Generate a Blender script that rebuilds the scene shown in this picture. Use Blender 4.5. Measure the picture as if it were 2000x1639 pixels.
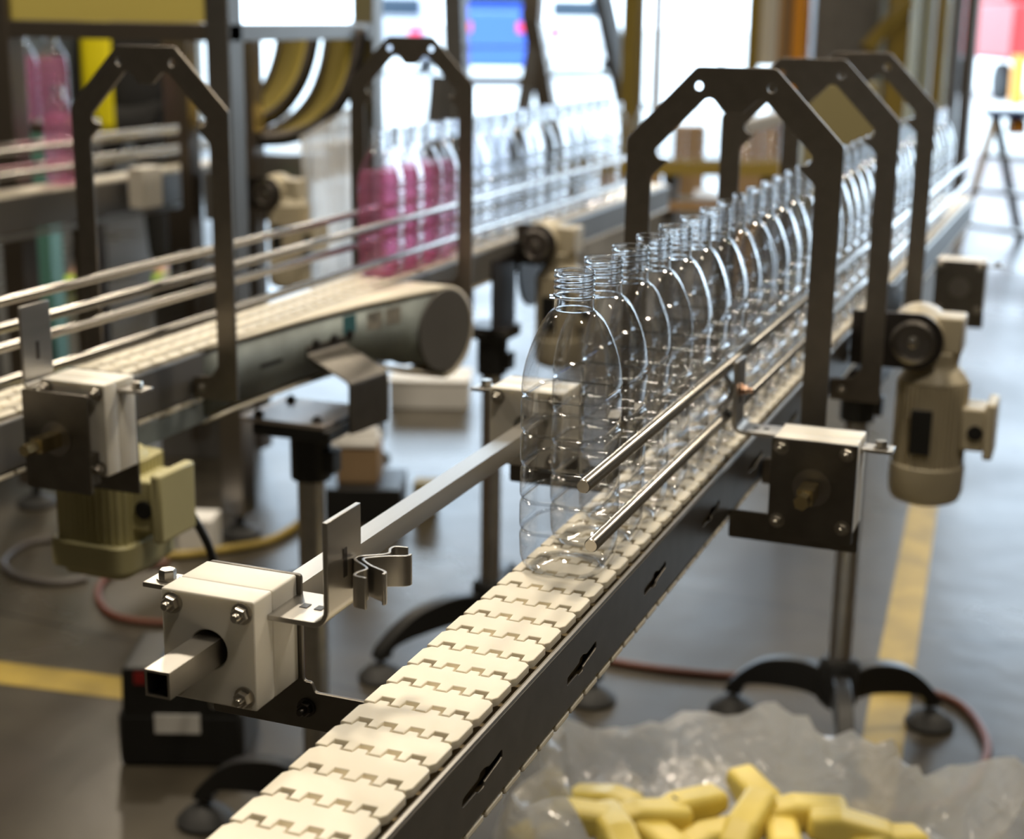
import bpy, bmesh, math, random
from mathutils import Vector, Matrix, noise
sc = bpy.context.scene
col = sc.collection
for o in list(bpy.data.objects):
    bpy.data.objects.remove(o, do_unlink=True)
PI = math.pi
H = .967                                   # belt height above the floor

# ------------------------------------------------------------------ camera
CAM = Vector((.4391, -1.2714, H+.4982))
F_PX, PITCH, ROLL, YAW = 3032.0, .2569, .0132, .3680
_s, _c = math.sin(YAW), math.cos(YAW)
FW = Vector((-_s*math.cos(PITCH), _c*math.cos(PITCH), -math.sin(PITCH)))
_r = Vector((_c, _s, 0)); _u = _r.cross(FW)
RT = _r*math.cos(ROLL)+_u*math.sin(ROLL); UP = _u*math.cos(ROLL)-_r*math.sin(ROLL)
cd = bpy.data.cameras.new('camera'); cam = bpy.data.objects.new('camera', cd); col.objects.link(cam)
cam.matrix_world = Matrix(((RT.x, UP.x, -FW.x, CAM.x), (RT.y, UP.y, -FW.y, CAM.y), (RT.z, UP.z, -FW.z, CAM.z), (0, 0, 0, 1)))
cd.sensor_fit = 'HORIZONTAL'; cd.sensor_width = 36; cd.lens = F_PX/2000*36
cd.clip_start = .05; cd.clip_end = 400
cd.dof.use_dof = True; cd.dof.focus_distance = 1.24; cd.dof.aperture_fstop = 5.2
sc.camera = cam

def gp(px, py):                            # where the photo's pixel meets the floor
    d = FW+(px-1000)/F_PX*RT-(py-819.5)/F_PX*UP
    return CAM+d*(-CAM.z/d.z)
def dp(px, py, D):                         # the point on that sight line D metres away
    return CAM+(FW+(px-1000)/F_PX*RT-(py-819.5)/F_PX*UP)*D

# ------------------------------------------------------------------ world, lights, exposure
w = bpy.data.worlds.new('world'); sc.world = w; w.use_nodes = True
bg = w.node_tree.nodes['Background']; bg.inputs[0].default_value = (.66, .83, 1, 1); bg.inputs[1].default_value = 6.6
def lamp(name, loc, size, power, color, aim=None):
    l = bpy.data.lights.new(name, 'AREA'); l.shape = 'DISK'; l.size = size; l.energy = power; l.color = color
    o = bpy.data.objects.new(name, l); col.objects.link(o); o.location = loc
    d = Vector(aim)-Vector(loc) if aim else Vector((0, 0, -1))
    o.rotation_euler = d.to_track_quat('-Z', 'Y').to_euler()
    return o
WARM = (1, .87, .68)
for i, (x, y, p) in enumerate([(-.9, .6, 104), (1.5, 3.2, 120), (-3.2, 4.2, 140), (1.6, -1.0, 62), (-3.6, -.2, 80), (-1.2, 7.5, 120), (3.4, 7.0, 110), (-6.0, 8.5, 120)]):
    lamp('high_bay_light', (x, y, 5.2), .55, p, WARM)
vs = sc.view_settings
sc.display_settings.display_device = 'sRGB'
vs.view_transform = 'Standard'; vs.look = 'None'; vs.gamma = 1; vs.use_curve_mapping = False; vs.exposure = 0
cy = sc.cycles
cy.max_bounces = 22; cy.transparent_max_bounces = 72; cy.glossy_bounces = 5; cy.diffuse_bounces = 4; cy.transmission_bounces = 20
cy.sample_clamp_indirect = 6; cy.caustics_reflective = False; cy.caustics_refractive = False

# ------------------------------------------------------------------ materials
def nodes(name):
    m = bpy.data.materials.new(name); m.use_nodes = True
    nt = m.node_tree; return m, nt, nt.nodes['Principled BSDF'], nt.nodes, nt.links
def mat(name, c, rough=.5, metal=0, var=0, scale=12, bump=0, aniso=None, spec=.5, c2=None, detail=4, **kw):
    m, nt, b, N, L = nodes(name)
    b.inputs['Base Color'].default_value = (*c, 1); b.inputs['Roughness'].default_value = rough; b.inputs['Metallic'].default_value = metal
    b.inputs['Specular IOR Level'].default_value = spec
    for k, v in kw.items(): b.inputs[k.replace('_', ' ')].default_value = v
    if var or bump or c2:
        tc = N.new('ShaderNodeTexCoord'); mp = N.new('ShaderNodeMapping'); L.new(tc.outputs['Object'], mp.inputs[0])
        if aniso: mp.inputs['Scale'].default_value = aniso
        nz = N.new('ShaderNodeTexNoise'); nz.inputs['Scale'].default_value = scale; nz.inputs['Detail'].default_value = detail
        L.new(mp.outputs[0], nz.inputs['Vector'])
        if var or c2:
            r = N.new('ShaderNodeValToRGB'); L.new(nz.outputs['Fac'], r.inputs[0])
            k2 = c2 or tuple(x*(1-var) for x in c)
            r.color_ramp.elements[0].position = .35; r.color_ramp.elements[1].position = .65
            r.color_ramp.elements[0].color = (*k2, 1); r.color_ramp.elements[1].color = (*c, 1)
            L.new(r.outputs[0], b.inputs['Base Color'])
        if bump:
            bp = N.new('ShaderNodeBump'); bp.inputs['Strength'].default_value = bump; bp.inputs['Distance'].default_value = .002
            L.new(nz.outputs['Fac'], bp.inputs['Height']); L.new(bp.outputs[0], b.inputs['Normal'])
    return m
def clear(name, base, tint, edge, refl, rough=.03, body=0, bodycol=(1, 1, 1), crinkle=0):
    """thin clear plastic: see-through, more reflective and a little greyer at grazing angles"""
    m = bpy.data.materials.new(name); m.use_nodes = True; nt = m.node_tree; N, L = nt.nodes, nt.links; N.clear()
    out = N.new('ShaderNodeOutputMaterial'); lw = N.new('ShaderNodeLayerWeight'); lw.inputs[0].default_value = .5
    p = N.new('ShaderNodeMath'); p.operation = 'POWER'; L.new(lw.outputs['Facing'], p.inputs[0]); p.inputs[1].default_value = 2.6
    mr = N.new('ShaderNodeMapRange'); L.new(p.outputs[0], mr.inputs[0]); mr.inputs[3].default_value = base; mr.inputs[4].default_value = refl
    mx = N.new('ShaderNodeMix'); mx.data_type = 'RGBA'; L.new(p.outputs[0], mx.inputs[0]); mx.inputs[6].default_value = (*tint, 1); mx.inputs[7].default_value = (*edge, 1)
    t = N.new('ShaderNodeBsdfTransparent'); L.new(mx.outputs[2], t.inputs[0])
    g = N.new('ShaderNodeBsdfGlossy'); g.inputs['Roughness'].default_value = rough
    s = N.new('ShaderNodeMixShader'); L.new(mr.outputs[0], s.inputs[0]); L.new(t.outputs[0], s.inputs[1]); L.new(g.outputs[0], s.inputs[2])
    last = s
    if body:
        d = N.new('ShaderNodeBsdfDiffuse'); d.inputs[0].default_value = (*bodycol, 1)
        tl = N.new('ShaderNodeBsdfTranslucent'); tl.inputs[0].default_value = (*bodycol, 1)
        a = N.new('ShaderNodeMixShader'); a.inputs[0].default_value = .5; L.new(d.outputs[0], a.inputs[1]); L.new(tl.outputs[0], a.inputs[2])
        q = N.new('ShaderNodeMixShader'); q.inputs[0].default_value = body; L.new(s.outputs[0], q.inputs[1]); L.new(a.outputs[0], q.inputs[2]); last = q
    if crinkle:
        tc = N.new('ShaderNodeTexCoord'); nz = N.new('ShaderNodeTexNoise'); nz.inputs['Scale'].default_value = 16; nz.inputs['Detail'].default_value = 3; nz.inputs['Distortion'].default_value = 1.2; L.new(tc.outputs['Object'], nz.inputs['Vector'])
        bp = N.new('ShaderNodeBump'); bp.inputs['Strength'].default_value = crinkle; bp.inputs['Distance'].default_value = .03; L.new(nz.outputs['Fac'], bp.inputs['Height'])
        L.new(bp.outputs[0], g.inputs['Normal']); L.new(bp.outputs[0], d.inputs['Normal']); L.new(bp.outputs[0], tl.inputs['Normal'])
    L.new(last.outputs[0], out.inputs[0]); return m
M = dict(
    steel=mat('brushed_stainless', (.50, .48, .45), .34, 1, var=.18, scale=30, aniso=(1, .04, 1), bump=.03),
    plate=mat('dull_steel_plate', (.19, .175, .155), .42, 1, var=.12, scale=40, bump=.03),
    archm=mat('bead_blasted_steel', (.27, .24, .205), .40, 1, var=.08, scale=60, bump=.02),
    bright=mat('polished_rod', (.46, .44, .41), .27, 1),
    bolt=mat('bolt_steel', (.50, .47, .42), .28, 1),
    dark=mat('dark_steel', (.10, .09, .085), .42, 1, var=.2, scale=20),
    palesteel=mat('pale_satin_steel', (.60, .55, .52), .30, .9),
    copper=mat('coppery_bolt', (.62, .42, .32), .3, 1),
    chain=mat('ivory_acetal', (.90, .84, .71), .42, 0, var=.05, scale=18, Subsurface_Weight=.12, Subsurface_Radius=(.006, .005, .003), Subsurface_Scale=1),
    white=mat('white_polyethylene', (.86, .83, .76), .45, 0, var=.04, scale=25, Subsurface_Weight=.25, Subsurface_Radius=(.01, .009, .007), Subsurface_Scale=1),
    wear=mat('brown_wear_strip', (.24, .18, .09), .6, 0, var=.3, scale=30),
    cream=mat('cream_motor_paint', (.56, .50, .37), .45, 0, var=.08, scale=10),
    olive=mat('pale_yellow_motor_paint', (.56, .52, .28), .42, 0, var=.08, scale=10),
    bluegrey=mat('worn_blue_grey_paint', (.30, .345, .34), .5, .2, c2=(.17, .19, .185), scale=9),
    black=mat('black_plastic', (.012, .012, .012), .42),
    rubber=mat('black_rubber', (.02, .02, .02), .6),
    brownh=mat('brown_hose', (.14, .045, .025), .45), greyh=mat('grey_hose', (.10, .09, .085), .4),
    yellow=mat('yellow_paint', (.38, .27, .045), .5, 0, var=.35, scale=8),
    yelpol=mat('yellow_panel', (.62, .52, .14), .4), olivecol=mat('ochre_paint', (.33, .24, .05), .5, 0, var=.1, scale=3),
    orange=mat('orange_paint', (.72, .30, .03), .45), browny=mat('tan_paint', (.40, .25, .12), .5),
    red=mat('red_paint', (.42, .025, .025), .4), blue=mat('blue_paint', (.05, .13, .55), .4), navy=mat('navy_plastic', (.02, .05, .16), .45),
    greym=mat('grey_paint', (.16, .155, .15), .5, .2, var=.15, scale=6), lightgrey=mat('light_grey_paint', (.45, .46, .48), .5),
    brown=mat('brown_frame_steel', (.17, .145, .12), .42, .8, var=.1, scale=4),
    framem=mat('mid_grey_frame_steel', (.30, .28, .26), .38, 1, var=.1, scale=5),
    brass=mat('brassy_steel', (.72, .60, .34), .22, 1),
    card=mat('brown_cardboard', (.36, .24, .13), .8, 0, var=.08, scale=10), paper=mat('white_paper', (.80, .79, .77), .7),
    olivedesk=mat('olive_sheet_metal', (.30, .26, .13), .45, .3),
    teal=mat('teal_paint', (.10, .26, .22), .5), green=mat('green_plastic', (.04, .35, .05), .5), lime=mat('lime_fabric', (.42, .68, .02), .6),
    hivis=mat('yellow_hivis_fabric', (.78, .68, 0), .7), cloth=mat('black_fabric', (.012, .012, .013), .85), skin=mat('skin', (.55, .34, .25), .5),
    hair=mat('dark_hair', (.03, .02, .015), .6), caps=mat('yellow_plastic_pieces', (.82, .66, .16), .38, 0, var=.1, scale=20),
    pink=mat('pink_liquid', (.85, .28, .52), .25, 0), tyre=mat('tyre_rubber', (.02, .02, .02), .7), glass=mat('dark_window', (.05, .07, .09), .1),
    sticker=mat('pale_sticker', (.50, .47, .42), .6, 0, c2=(.22, .22, .21), scale=90, aniso=(1, .2, 1)), stickerteal=mat('teal_sticker', (.06, .20, .24), .5),
    chutetint=mat('chute_painted_reflection', (.72, .58, .16), .30, .75), taillight=mat('red_lens', (.9, .05, .12), .3))  # chute steel: its yellow reflections are painted into the base colour
M['pet'] = clear('clear_pet', .04, (.992, .993, .995), (.80, .82, .85), .90)
M['petneck'] = mat('clear_pet_neck', (.97, .98, .99), .03, 0, Transmission_Weight=1, IOR=1.5)
M['petrib'] = clear('thick_clear_pet', .22, (.90, .91, .92), (.62, .64, .67), .8, .08)
M['film'] = clear('crumpled_clear_film', .16, (.93, .93, .92), (.7, .7, .7), .8, .14, .42, (.99, .98, .95), .8)
M['whitefilm'] = clear('white_film', .05, (.9, .9, .9), (.7, .7, .7), .4, .3, .8, (.9, .89, .87))
M['pinkfilm'] = clear('pink_liquid_in_bottle', .03, (.97, .72, .83), (.9, .5, .7), .15, .1, .24, (.95, .45, .66))

# ------------------------------------------------------------------ geometry helpers
WL = {}                                     # world position of every object's own origin
class MB:
    def __init__(s): s.v = []; s.f = []
    def add(s, v, f):
        n = len(s.v); s.v += [Vector(p) for p in v]; s.f += [tuple(n+i for i in q) for q in f]; return s
    def box(s, x0, x1, y0, y1, z0, z1):
        return s.add([(x, y, z) for x in (x0, x1) for y in (y0, y1) for z in (z0, z1)],
                     [(0, 1, 3, 2), (4, 6, 7, 5), (0, 4, 5, 1), (2, 3, 7, 6), (0, 2, 6, 4), (1, 5, 7, 3)])
    def obox(s, c, ax, ay, az):             # centre and three half-edge vectors
        c, ax, ay, az = map(Vector, (c, ax, ay, az))
        return s.add([c+i*ax+j*ay+k*az for i in (-1, 1) for j in (-1, 1) for k in (-1, 1)],
                     [(0, 1, 3, 2), (4, 6, 7, 5), (0, 4, 5, 1), (2, 3, 7, 6), (0, 2, 6, 4), (1, 5, 7, 3)])
    def bar(s, p0, p1, wx, wy, up=(0, 0, 1)):
        p0, p1 = Vector(p0), Vector(p1); d = (p1-p0).normalized(); u = Vector(up)
        if abs(d.dot(u)) > .95: u = Vector((0, 1, 0))
        a = d.cross(u).normalized(); b = a.cross(d)
        return s.obox((p0+p1)/2, a*wx/2, b*wy/2, (p1-p0)/2)
    def lathe(s, prof, c=(0, 0, 0), axis=(0, 0, 1), n=24):     # prof: (radius, height)
        ax = Vector(axis).normalized(); a = ax.orthogonal().normalized(); b = ax.cross(a); c = Vector(c); v = []; f = []
        for r, h in prof:
            for i in range(n):
                t = 2*PI*i/n; v.append(c+ax*h+(a*math.cos(t)+b*math.sin(t))*r)
        for j in range(len(prof)-1):
            for i in range(n):
                k = (i+1) % n; f.append((j*n+i, j*n+k, (j+1)*n+k, (j+1)*n+i))
        if prof[0][0] > 1e-5: f.append(tuple(range(n))[::-1])
        if prof[-1][0] > 1e-5: f.append(tuple((len(prof)-1)*n+i for i in range(n)))
        return s.add(v, f)
    def cyl(s, p0, p1, r, n=20, r1=None):
        p0, p1 = Vector(p0), Vector(p1); return s.lathe([(r, 0), (r if r1 is None else r1, (p1-p0).length)], p0, p1-p0, n)
    def tube(s, path, r, n=10, close=False):
        P = [Vector(p) for p in path]; m = len(P); v = []; f = []; a = None
        R = r if isinstance(r, (list, tuple)) else [r]*m
        for i, p in enumerate(P):
            t = (P[min(i+1, m-1)]-P[max(i-1, 0)]).normalized()
            a = t.orthogonal().normalized() if a is None else (a-t*a.dot(t)).normalized()
            b = t.cross(a)
            for k in range(n): q = 2*PI*k/n; v.append(p+(a*math.cos(q)+b*math.sin(q))*R[i])
        for i in range(m-1):
            for k in range(n): l = (k+1) % n; f.append((i*n+k, i*n+l, (i+1)*n+l, (i+1)*n+k))
        f += [tuple(range(n))[::-1], tuple((m-1)*n+k for k in range(n))]
        return s.add(v, f)
    def prism(s, poly, o, u, v, w, d):      # 2-D outline in the u,v plane at o, pushed d along w
        o, u, v, w = map(Vector, (o, u, v, w)); n = len(poly)
        V = [o+u*a+v*b for a, b in poly]; V += [p+w*d for p in V]
        return s.add(V, [tuple(range(n))[::-1], tuple(range(n, 2*n))]+[(i, (i+1) % n, n+(i+1) % n, n+i) for i in range(n)])
    def strip(s, line, th, o, u, v, w, d):  # a bent sheet: polyline with thickness, pushed d along w
        P = [Vector((a, b, 0)) for a, b in line]; L = []; R = []
        for i, p in enumerate(P):
            t0 = (P[i]-P[i-1]).normalized() if i else (P[1]-P[0]).normalized()
            t1 = (P[i+1]-P[i]).normalized() if i < len(P)-1 else t0
            t = (t0+t1).normalized(); nrm = Vector((-t.y, t.x, 0)); k = 1/max(.4, nrm.dot(Vector((-t0.y, t0.x, 0))))
            L.append(p+nrm*th/2*k); R.append(p-nrm*th/2*k)
        o, u, v, w = map(Vector, (o, u, v, w)); m = len(P); V = []
        for q in (L, R):
            for e in (0, d): V += [o+u*p.x+v*p.y+w*e for p in q]
        f = []
        for i in range(m-1):
            a, b, c, e = i, m+i, 2*m+i, 3*m+i
            f += [(a, a+1, b+1, b), (c, e, e+1, c+1), (a, c, c+1, a+1), (b, b+1, e+1, e)]
        f += [(0, m, 3*m, 2*m), (m-1, 3*m-1, 4*m-1, 2*m-1)]
        return s.add(V, f)
    def hexnut(s, c, axis, r=.0065, h=.006, stud=.004):
        ax = Vector(axis).normalized(); c = Vector(c)
        s.lathe([(r*1.25, 0), (r*1.25, .0015)], c, ax, 18); s.lathe([(r, .0015), (r, h*.85), (r*.86, h)], c, ax, 6)
        if stud: s.lathe([(r*.52, h), (r*.52, h+stud*.8), (r*.4, h+stud)], c, ax, 12)
        return s
    def build(s, name, m, parent=None, bevel=0, smooth=38, seg=2):
        off = WL[parent.name] if parent else Vector((0, 0, 0))
        me = bpy.data.meshes.new(name); me.from_pydata([tuple(p-off) for p in s.v], [], s.f)
        bm = bmesh.new(); bm.from_mesh(me); bmesh.ops.recalc_face_normals(bm, faces=bm.faces); bm.to_mesh(me); bm.free()
        return link(name, me, m, parent, bevel, smooth, seg)
def link(name, me, m, parent=None, bevel=0, smooth=38, seg=2):
    me.materials.clear(); me.materials.append(M[m] if isinstance(m, str) else m)
    if smooth:
        me.polygons.foreach_set('use_smooth', [True]*len(me.polygons)); me.set_sharp_from_angle(angle=math.radians(smooth))
    o = bpy.data.objects.new(name, me); col.objects.link(o)
    if parent: o.parent = parent
    WL[o.name] = WL[parent.name].copy() if parent else Vector((0, 0, 0))
    if bevel:
        b = o.modifiers.new('edge', 'BEVEL'); b.width = bevel; b.segments = seg; b.limit_method = 'ANGLE'; b.angle_limit = math.radians(40)
    return o
def rnd(poly, r, n=5):                       # round the corners of a closed outline; r: number or list
    out = []; m = len(poly)
    for i, p in enumerate(poly):
        rr = r[i] if isinstance(r, (list, tuple)) else r
        p = Vector((*p, 0)); a = Vector((*poly[i-1], 0)); b = Vector((*poly[(i+1) % m], 0))
        da, db = (a-p), (b-p); la, lb = da.length, db.length; da.normalize(); db.normalize()
        ang = da.angle(db)
        if rr <= 0 or ang > 3.1: out.append((p.x, p.y)); continue
        t = min(rr/math.tan(ang/2), la*.48, lb*.48); q = t*math.tan(ang/2); c = p+(da+db).normalized()*(q/math.sin(ang/2))
        s0 = p+da*t-c; s1 = p+db*t-c; a0 = math.atan2(s0.y, s0.x); a1 = math.atan2(s1.y, s1.x); d = (a1-a0+PI) % (2*PI)-PI
        out += [(c.x+math.cos(a0+d*k/n)*q, c.y+math.sin(a0+d*k/n)*q) for k in range(n+1)]
    return out
def circ(x, y, r, n=20): return [(x+r*math.cos(2*PI*k/n), y+r*math.sin(2*PI*k/n)) for k in range(n)]
def plate(name, loops, th, o, u, v, m, parent=None, bevel=.0006):   # flat plate with holes, centred on the plane at o
    cu = bpy.data.curves.new(name, 'CURVE'); cu.dimensions = '2D'; cu.fill_mode = 'BOTH'; cu.extrude = th/2-bevel; cu.bevel_depth = bevel; cu.bevel_resolution = 1; cu.offset = -bevel
    for lp in loops:
        sp = cu.splines.new('POLY'); sp.points.add(len(lp)-1); sp.use_cyclic_u = True
        for q, (a, b) in zip(sp.points, lp): q.co = (a, b, 0, 1)
    t = bpy.data.objects.new('tmp', cu); col.objects.link(t)
    dg = bpy.context.evaluated_depsgraph_get(); me = bpy.data.meshes.new_from_object(t.evaluated_get(dg))
    bpy.data.objects.remove(t); bpy.data.curves.remove(cu)
    u, v, o = Vector(u), Vector(v), Vector(o); w_ = u.cross(v); off = WL[parent.name] if parent else Vector((0, 0, 0))
    for vt in me.vertices: vt.co = o+u*vt.co.x+v*vt.co.y+w_*vt.co.z-off
    me.name = name
    return link(name, me, m, parent, 0, 30)
def tag(o, label=None, cat=None, group=None, kind=None):
    if label: o['label'] = label
    if cat: o['category'] = cat
    if group: o['group'] = group
    if kind: o['kind'] = kind
    return o
def thing(name, label, cat, loc, group=None):
    o = bpy.data.objects.new(name, None); col.objects.link(o); o.location = loc; o.empty_display_size = .05
    WL[o.name] = Vector(loc); return tag(o, label, cat, group)
def structure(o): o['kind'] = 'structure'; return o
def copy_tree(o, loc, label=None):
    c = o.copy(); col.objects.link(c); c.location = loc
    if label: c['label'] = label
    for ch in o.children:
        d = ch.copy(); col.objects.link(d); d.parent = c
        for g in ch.children:
            e = g.copy(); col.objects.link(e); e.parent = d
    return c
X, Y, Z = Vector((1, 0, 0)), Vector((0, 1, 0)), Vector((0, 0, 1))
ORD = 'first second third fourth fifth sixth seventh eighth ninth tenth eleventh twelfth thirteenth fourteenth fifteenth sixteenth seventeenth eighteenth nineteenth twentieth twenty-first twenty-second twenty-third twenty-fourth twenty-fifth twenty-sixth twenty-seventh twenty-eighth twenty-ninth thirtieth thirty-first thirty-second thirty-third thirty-fourth thirty-fifth thirty-sixth'.split()

# ------------------------------------------------------------------ the building
def concrete():
    m, nt, b, N, L = nodes('worn_concrete')
    tc = N.new('ShaderNodeTexCoord')
    def nz(s, d, mp=None):
        n = N.new('ShaderNodeTexNoise'); n.inputs['Scale'].default_value = s; n.inputs['Detail'].default_value = d; L.new(tc.outputs['Object'], n.inputs['Vector']); return n
    a, c = nz(1.1, 5), nz(9, 6)
    r = N.new('ShaderNodeValToRGB'); L.new(a.outputs['Fac'], r.inputs[0])
    r.color_ramp.elements[0].position = .32; r.color_ramp.elements[0].color = (.045, .038, .027, 1)
    r.color_ramp.elements[1].position = .70; r.color_ramp.elements[1].color = (.100, .090, .072, 1)
    r2 = N.new('ShaderNodeValToRGB'); L.new(c.outputs['Fac'], r2.inputs[0]); r2.color_ramp.elements[0].color = (.72, .7, .66, 1); r2.color_ramp.elements[0].position = .3; r2.color_ramp.elements[1].color = (1.08, 1.06, 1.03, 1)
    mx = N.new('ShaderNodeMix'); mx.data_type = 'RGBA'; mx.blend_type = 'MULTIPLY'; mx.inputs[0].default_value = 1; L.new(r.outputs[0], mx.inputs[6]); L.new(r2.outputs[0], mx.inputs[7])
    br = N.new('ShaderNodeTexBrick'); br.offset = 0; br.inputs['Scale'].default_value = 1; br.inputs['Brick Width'].default_value = 2.6; br.inputs['Row Height'].default_value = .92
    br.inputs['Mortar Size'].default_value = .006; br.inputs['Color1'].default_value = br.inputs['Color2'].default_value = (1, 1, 1, 1); br.inputs['Mortar'].default_value = (.45, .42, .38, 1)
    mp = N.new('ShaderNodeMapping'); mp.inputs['Location'].default_value = (.9, .32, 0); mp.inputs['Rotation'].default_value = (0, 0, .06); L.new(tc.outputs['Object'], mp.inputs[0]); L.new(mp.outputs[0], br.inputs['Vector'])
    m2 = N.new('ShaderNodeMix'); m2.data_type = 'RGBA'; m2.blend_type = 'MULTIPLY'; m2.inputs[0].default_value = 1; L.new(mx.outputs[2], m2.inputs[6]); L.new(br.outputs['Color'], m2.inputs[7])
    L.new(m2.outputs[2], b.inputs['Base Color']); b.inputs['Specular IOR Level'].default_value = .5
    mr = N.new('ShaderNodeMapRange'); L.new(a.outputs['Fac'], mr.inputs[0]); mr.inputs[1].default_value = .3; mr.inputs[2].default_value = .7; mr.inputs[3].default_value = .38; mr.inputs[4].default_value = .24; L.new(mr.outputs[0], b.inputs['Roughness'])
    bp = N.new('ShaderNodeBump'); bp.inputs['Strength'].default_value = .3; bp.inputs['Distance'].default_value = .004; L.new(c.outputs['Fac'], bp.inputs['Height']); L.new(bp.outputs[0], b.inputs['Normal'])
    return m
M['floor'] = concrete()
M['wall'] = mat('dull_wall', (.16, .14, .11), .8, 0, var=.1, scale=2)
M['ceil'] = mat('ceiling_sheeting', (.20, .18, .15), .8)
M['ground'] = mat('pale_yard_concrete', (.62, .62, .60), .8, 0, var=.1, scale=.5)
BX0, BX1, BY0, BY1, BZ = -13, 7, -6, 17, 7.2
structure(MB().box(BX0, BX1, BY0, BY1, -.1, 0).build('floor', 'floor'))
structure(MB().box(BX0, BX1, BY0, BY1, BZ, BZ+.1).build('ceiling', 'ceil'))
structure(MB().box(BX0-.2, BX0, BY0, BY1, 0, BZ).build('wall_left', 'wall'))
structure(MB().box(BX1, BX1+.2, BY0, BY1, 0, BZ).build('wall_right', 'wall'))
structure(MB().box(BX0, BX1, BY0-.2, BY0, 0, BZ).build('wall_front', 'wall'))
wb = MB().box(BX0, BX1, BY1, BY1+.2, 6.0, BZ).box(BX0, -11.2, BY1, BY1+.2, 0, 6.0).box(-3.35, -1.75, BY1, BY1+.2, 0, 6.0).box(4.5, BX1, BY1, BY1+.2, 0, 6.0)
structure(wb.build('wall_back', 'wall'))
tag(MB().box(-80, 60, BY1, 150, -.12, -.02).build('yard_ground', 'ground'), kind='structure')
# painted floor lines
def quad_line(name, p0, p1, wd):
    p0, p1 = Vector(p0), Vector(p1); d = (p1-p0).normalized(); n = Vector((-d.y, d.x, 0))*wd/2
    v = [p0-n, p0+n, p1+n, p1-n]
    return structure(MB().add([(q.x, q.y, 0.0) for q in v]+[(q.x, q.y, .0012) for q in v], [(0, 1, 2, 3)[::-1], (4, 5, 6, 7), (0, 1, 5, 4), (1, 2, 6, 5), (2, 3, 7, 6), (3, 0, 4, 7)]).build(name, 'yellow', smooth=0))
quad_line('floor_line_1', (.165, .9, 0), (-.235, 6.5, 0), .085)
quad_line('floor_line_2', (-4.2, 1.06, 0), (-1.33, 1.41, 0), .105)

# ------------------------------------------------------------------ conveyors
PITCH_L = .0381
def link_shape(wd):
    h = wd/2; t = [-.666, -.224, .248, .66]; p = PITCH_L
    near = [(-h, .0)]
    for a in t: a *= h; near += [(a-.0062, 0), (a-.0054, .0112), (a+.0054, .0112), (a+.0062, 0)]
    near += [(h-.003, 0), (h, .005)]
    far = [(h, .032), (h-.004, .0360)]
    for a in reversed(t): a *= h; far += [(a+.0050, .0360), (a+.0040, .0428), (a-.0040, .0428), (a-.0050, .0360)]
    far += [(-h+.005, .0360), (-h, .029)]
    return near+far
def link_mesh(wd, th=.0066):
    P = link_shape(wd); bm = bmesh.new()
    lo = [bm.verts.new((x, y, -th)) for x, y in P]; hi = [bm.verts.new((x, y, 0)) for x, y in P]
    n = len(P); bm.faces.new(lo[::-1]); top = bm.faces.new(hi)
    for i in range(n): bm.faces.new((lo[i], lo[(i+1) % n], hi[(i+1) % n], hi[i]))
    bmesh.ops.recalc_face_normals(bm, faces=bm.faces)
    bm.edges.ensure_lookup_table()
    bmesh.ops.bevel(bm, geom=[e for e in top.edges], offset=.0013, segments=3, affect='EDGES', profile=.6)
    me = bpy.data.meshes.new('chain_link'); bm.to_mesh(me); bm.free()
    me.materials.append(M['chain']); me.polygons.foreach_set('use_smooth', [True]*len(me.polygons)); me.set_sharp_from_angle(angle=math.radians(35))
    return me
LINK = link_mesh(.0907)
def conveyor(name, label, cx, y0, y1, y_links0, n_links, zt=0, wd=.0907, depth=.068, slots=(), m='plate'):
    zt += H; t = thing(name, label, 'conveyor', (cx, (y0+y1)/2, zt-depth))
    b = WL[t.name]
    ch = MB()
    yl = y_links0+n_links*PITCH_L
    if yl < y1: ch.box(cx-wd/2, cx+wd/2, yl, y1, zt-.0052, zt)
    if y0 < y_links0: ch.box(cx-wd/2, cx+wd/2, y0, y_links0-.002, zt-.0052, zt)
    ch.box(cx-.016, cx+.016, y0, y1, zt-.024, zt-.0055)
    yy = y0
    while yy < y1:                          # links of the return run hanging below the beam
        ch.box(cx-.040, cx+.0405+.0125, yy, yy+.0335, zt-depth-.0105, zt-depth-.0045); yy += PITCH_L
    c = ch.build('chain', 'chain', t, .0015)
    for i in range(n_links):
        o = bpy.data.objects.new('chain_link', LINK); col.objects.link(o); o.parent = c; o.location = Vector((cx, y_links0+i*PITCH_L, zt))-b
    for sx in (-1, 1):
        xo = cx+(.0535 if sx > 0 else -.0415)
        loops = [[(y0, -depth), (y1, -depth), (y1, -.0075), (y0, -.0075)]]
        for s0 in slots:
            loops.append(rnd([(s0-.038, -.0455), (s0-.012, -.0455), (s0-.008, -.048), (s0+.002, -.048), (s0+.004, -.0445), (s0+.038, -.0415), (s0+.038, -.0345), (s0+.012, -.0365), (s0+.004, -.0335), (s0-.006, -.0335), (s0-.008, -.037), (s0-.038, -.0385)], .002, 3))
        p = plate('side_plate', loops, .002, (xo, 0, zt), Y*1, Z, m, t) if sx > 0 else plate('side_plate', loops, .002, (xo, 0, zt), Y, Z, m, t)
        r = MB(); r.tube([(xo-sx*.0022, y0, zt-.0072), (xo-sx*.0022, y1, zt-.0072)], .0028, 8); r.box(min(xo, xo-sx*.004), max(xo, xo-sx*.004), y0, y1, zt-depth-.001, zt-depth+.0012)
        r.build('rolled_edge', 'steel', p)
    MB().box(cx-.0395, cx+.049, y0, y1, zt-.030, zt-.0245).box(cx-.0395, cx-.0365, y0, y1, zt-.062, zt-.012).box(cx+.044, cx+.047, y0, y1, zt-.062, zt-.012).build('wear_strip', 'wear', t)
    return t
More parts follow.
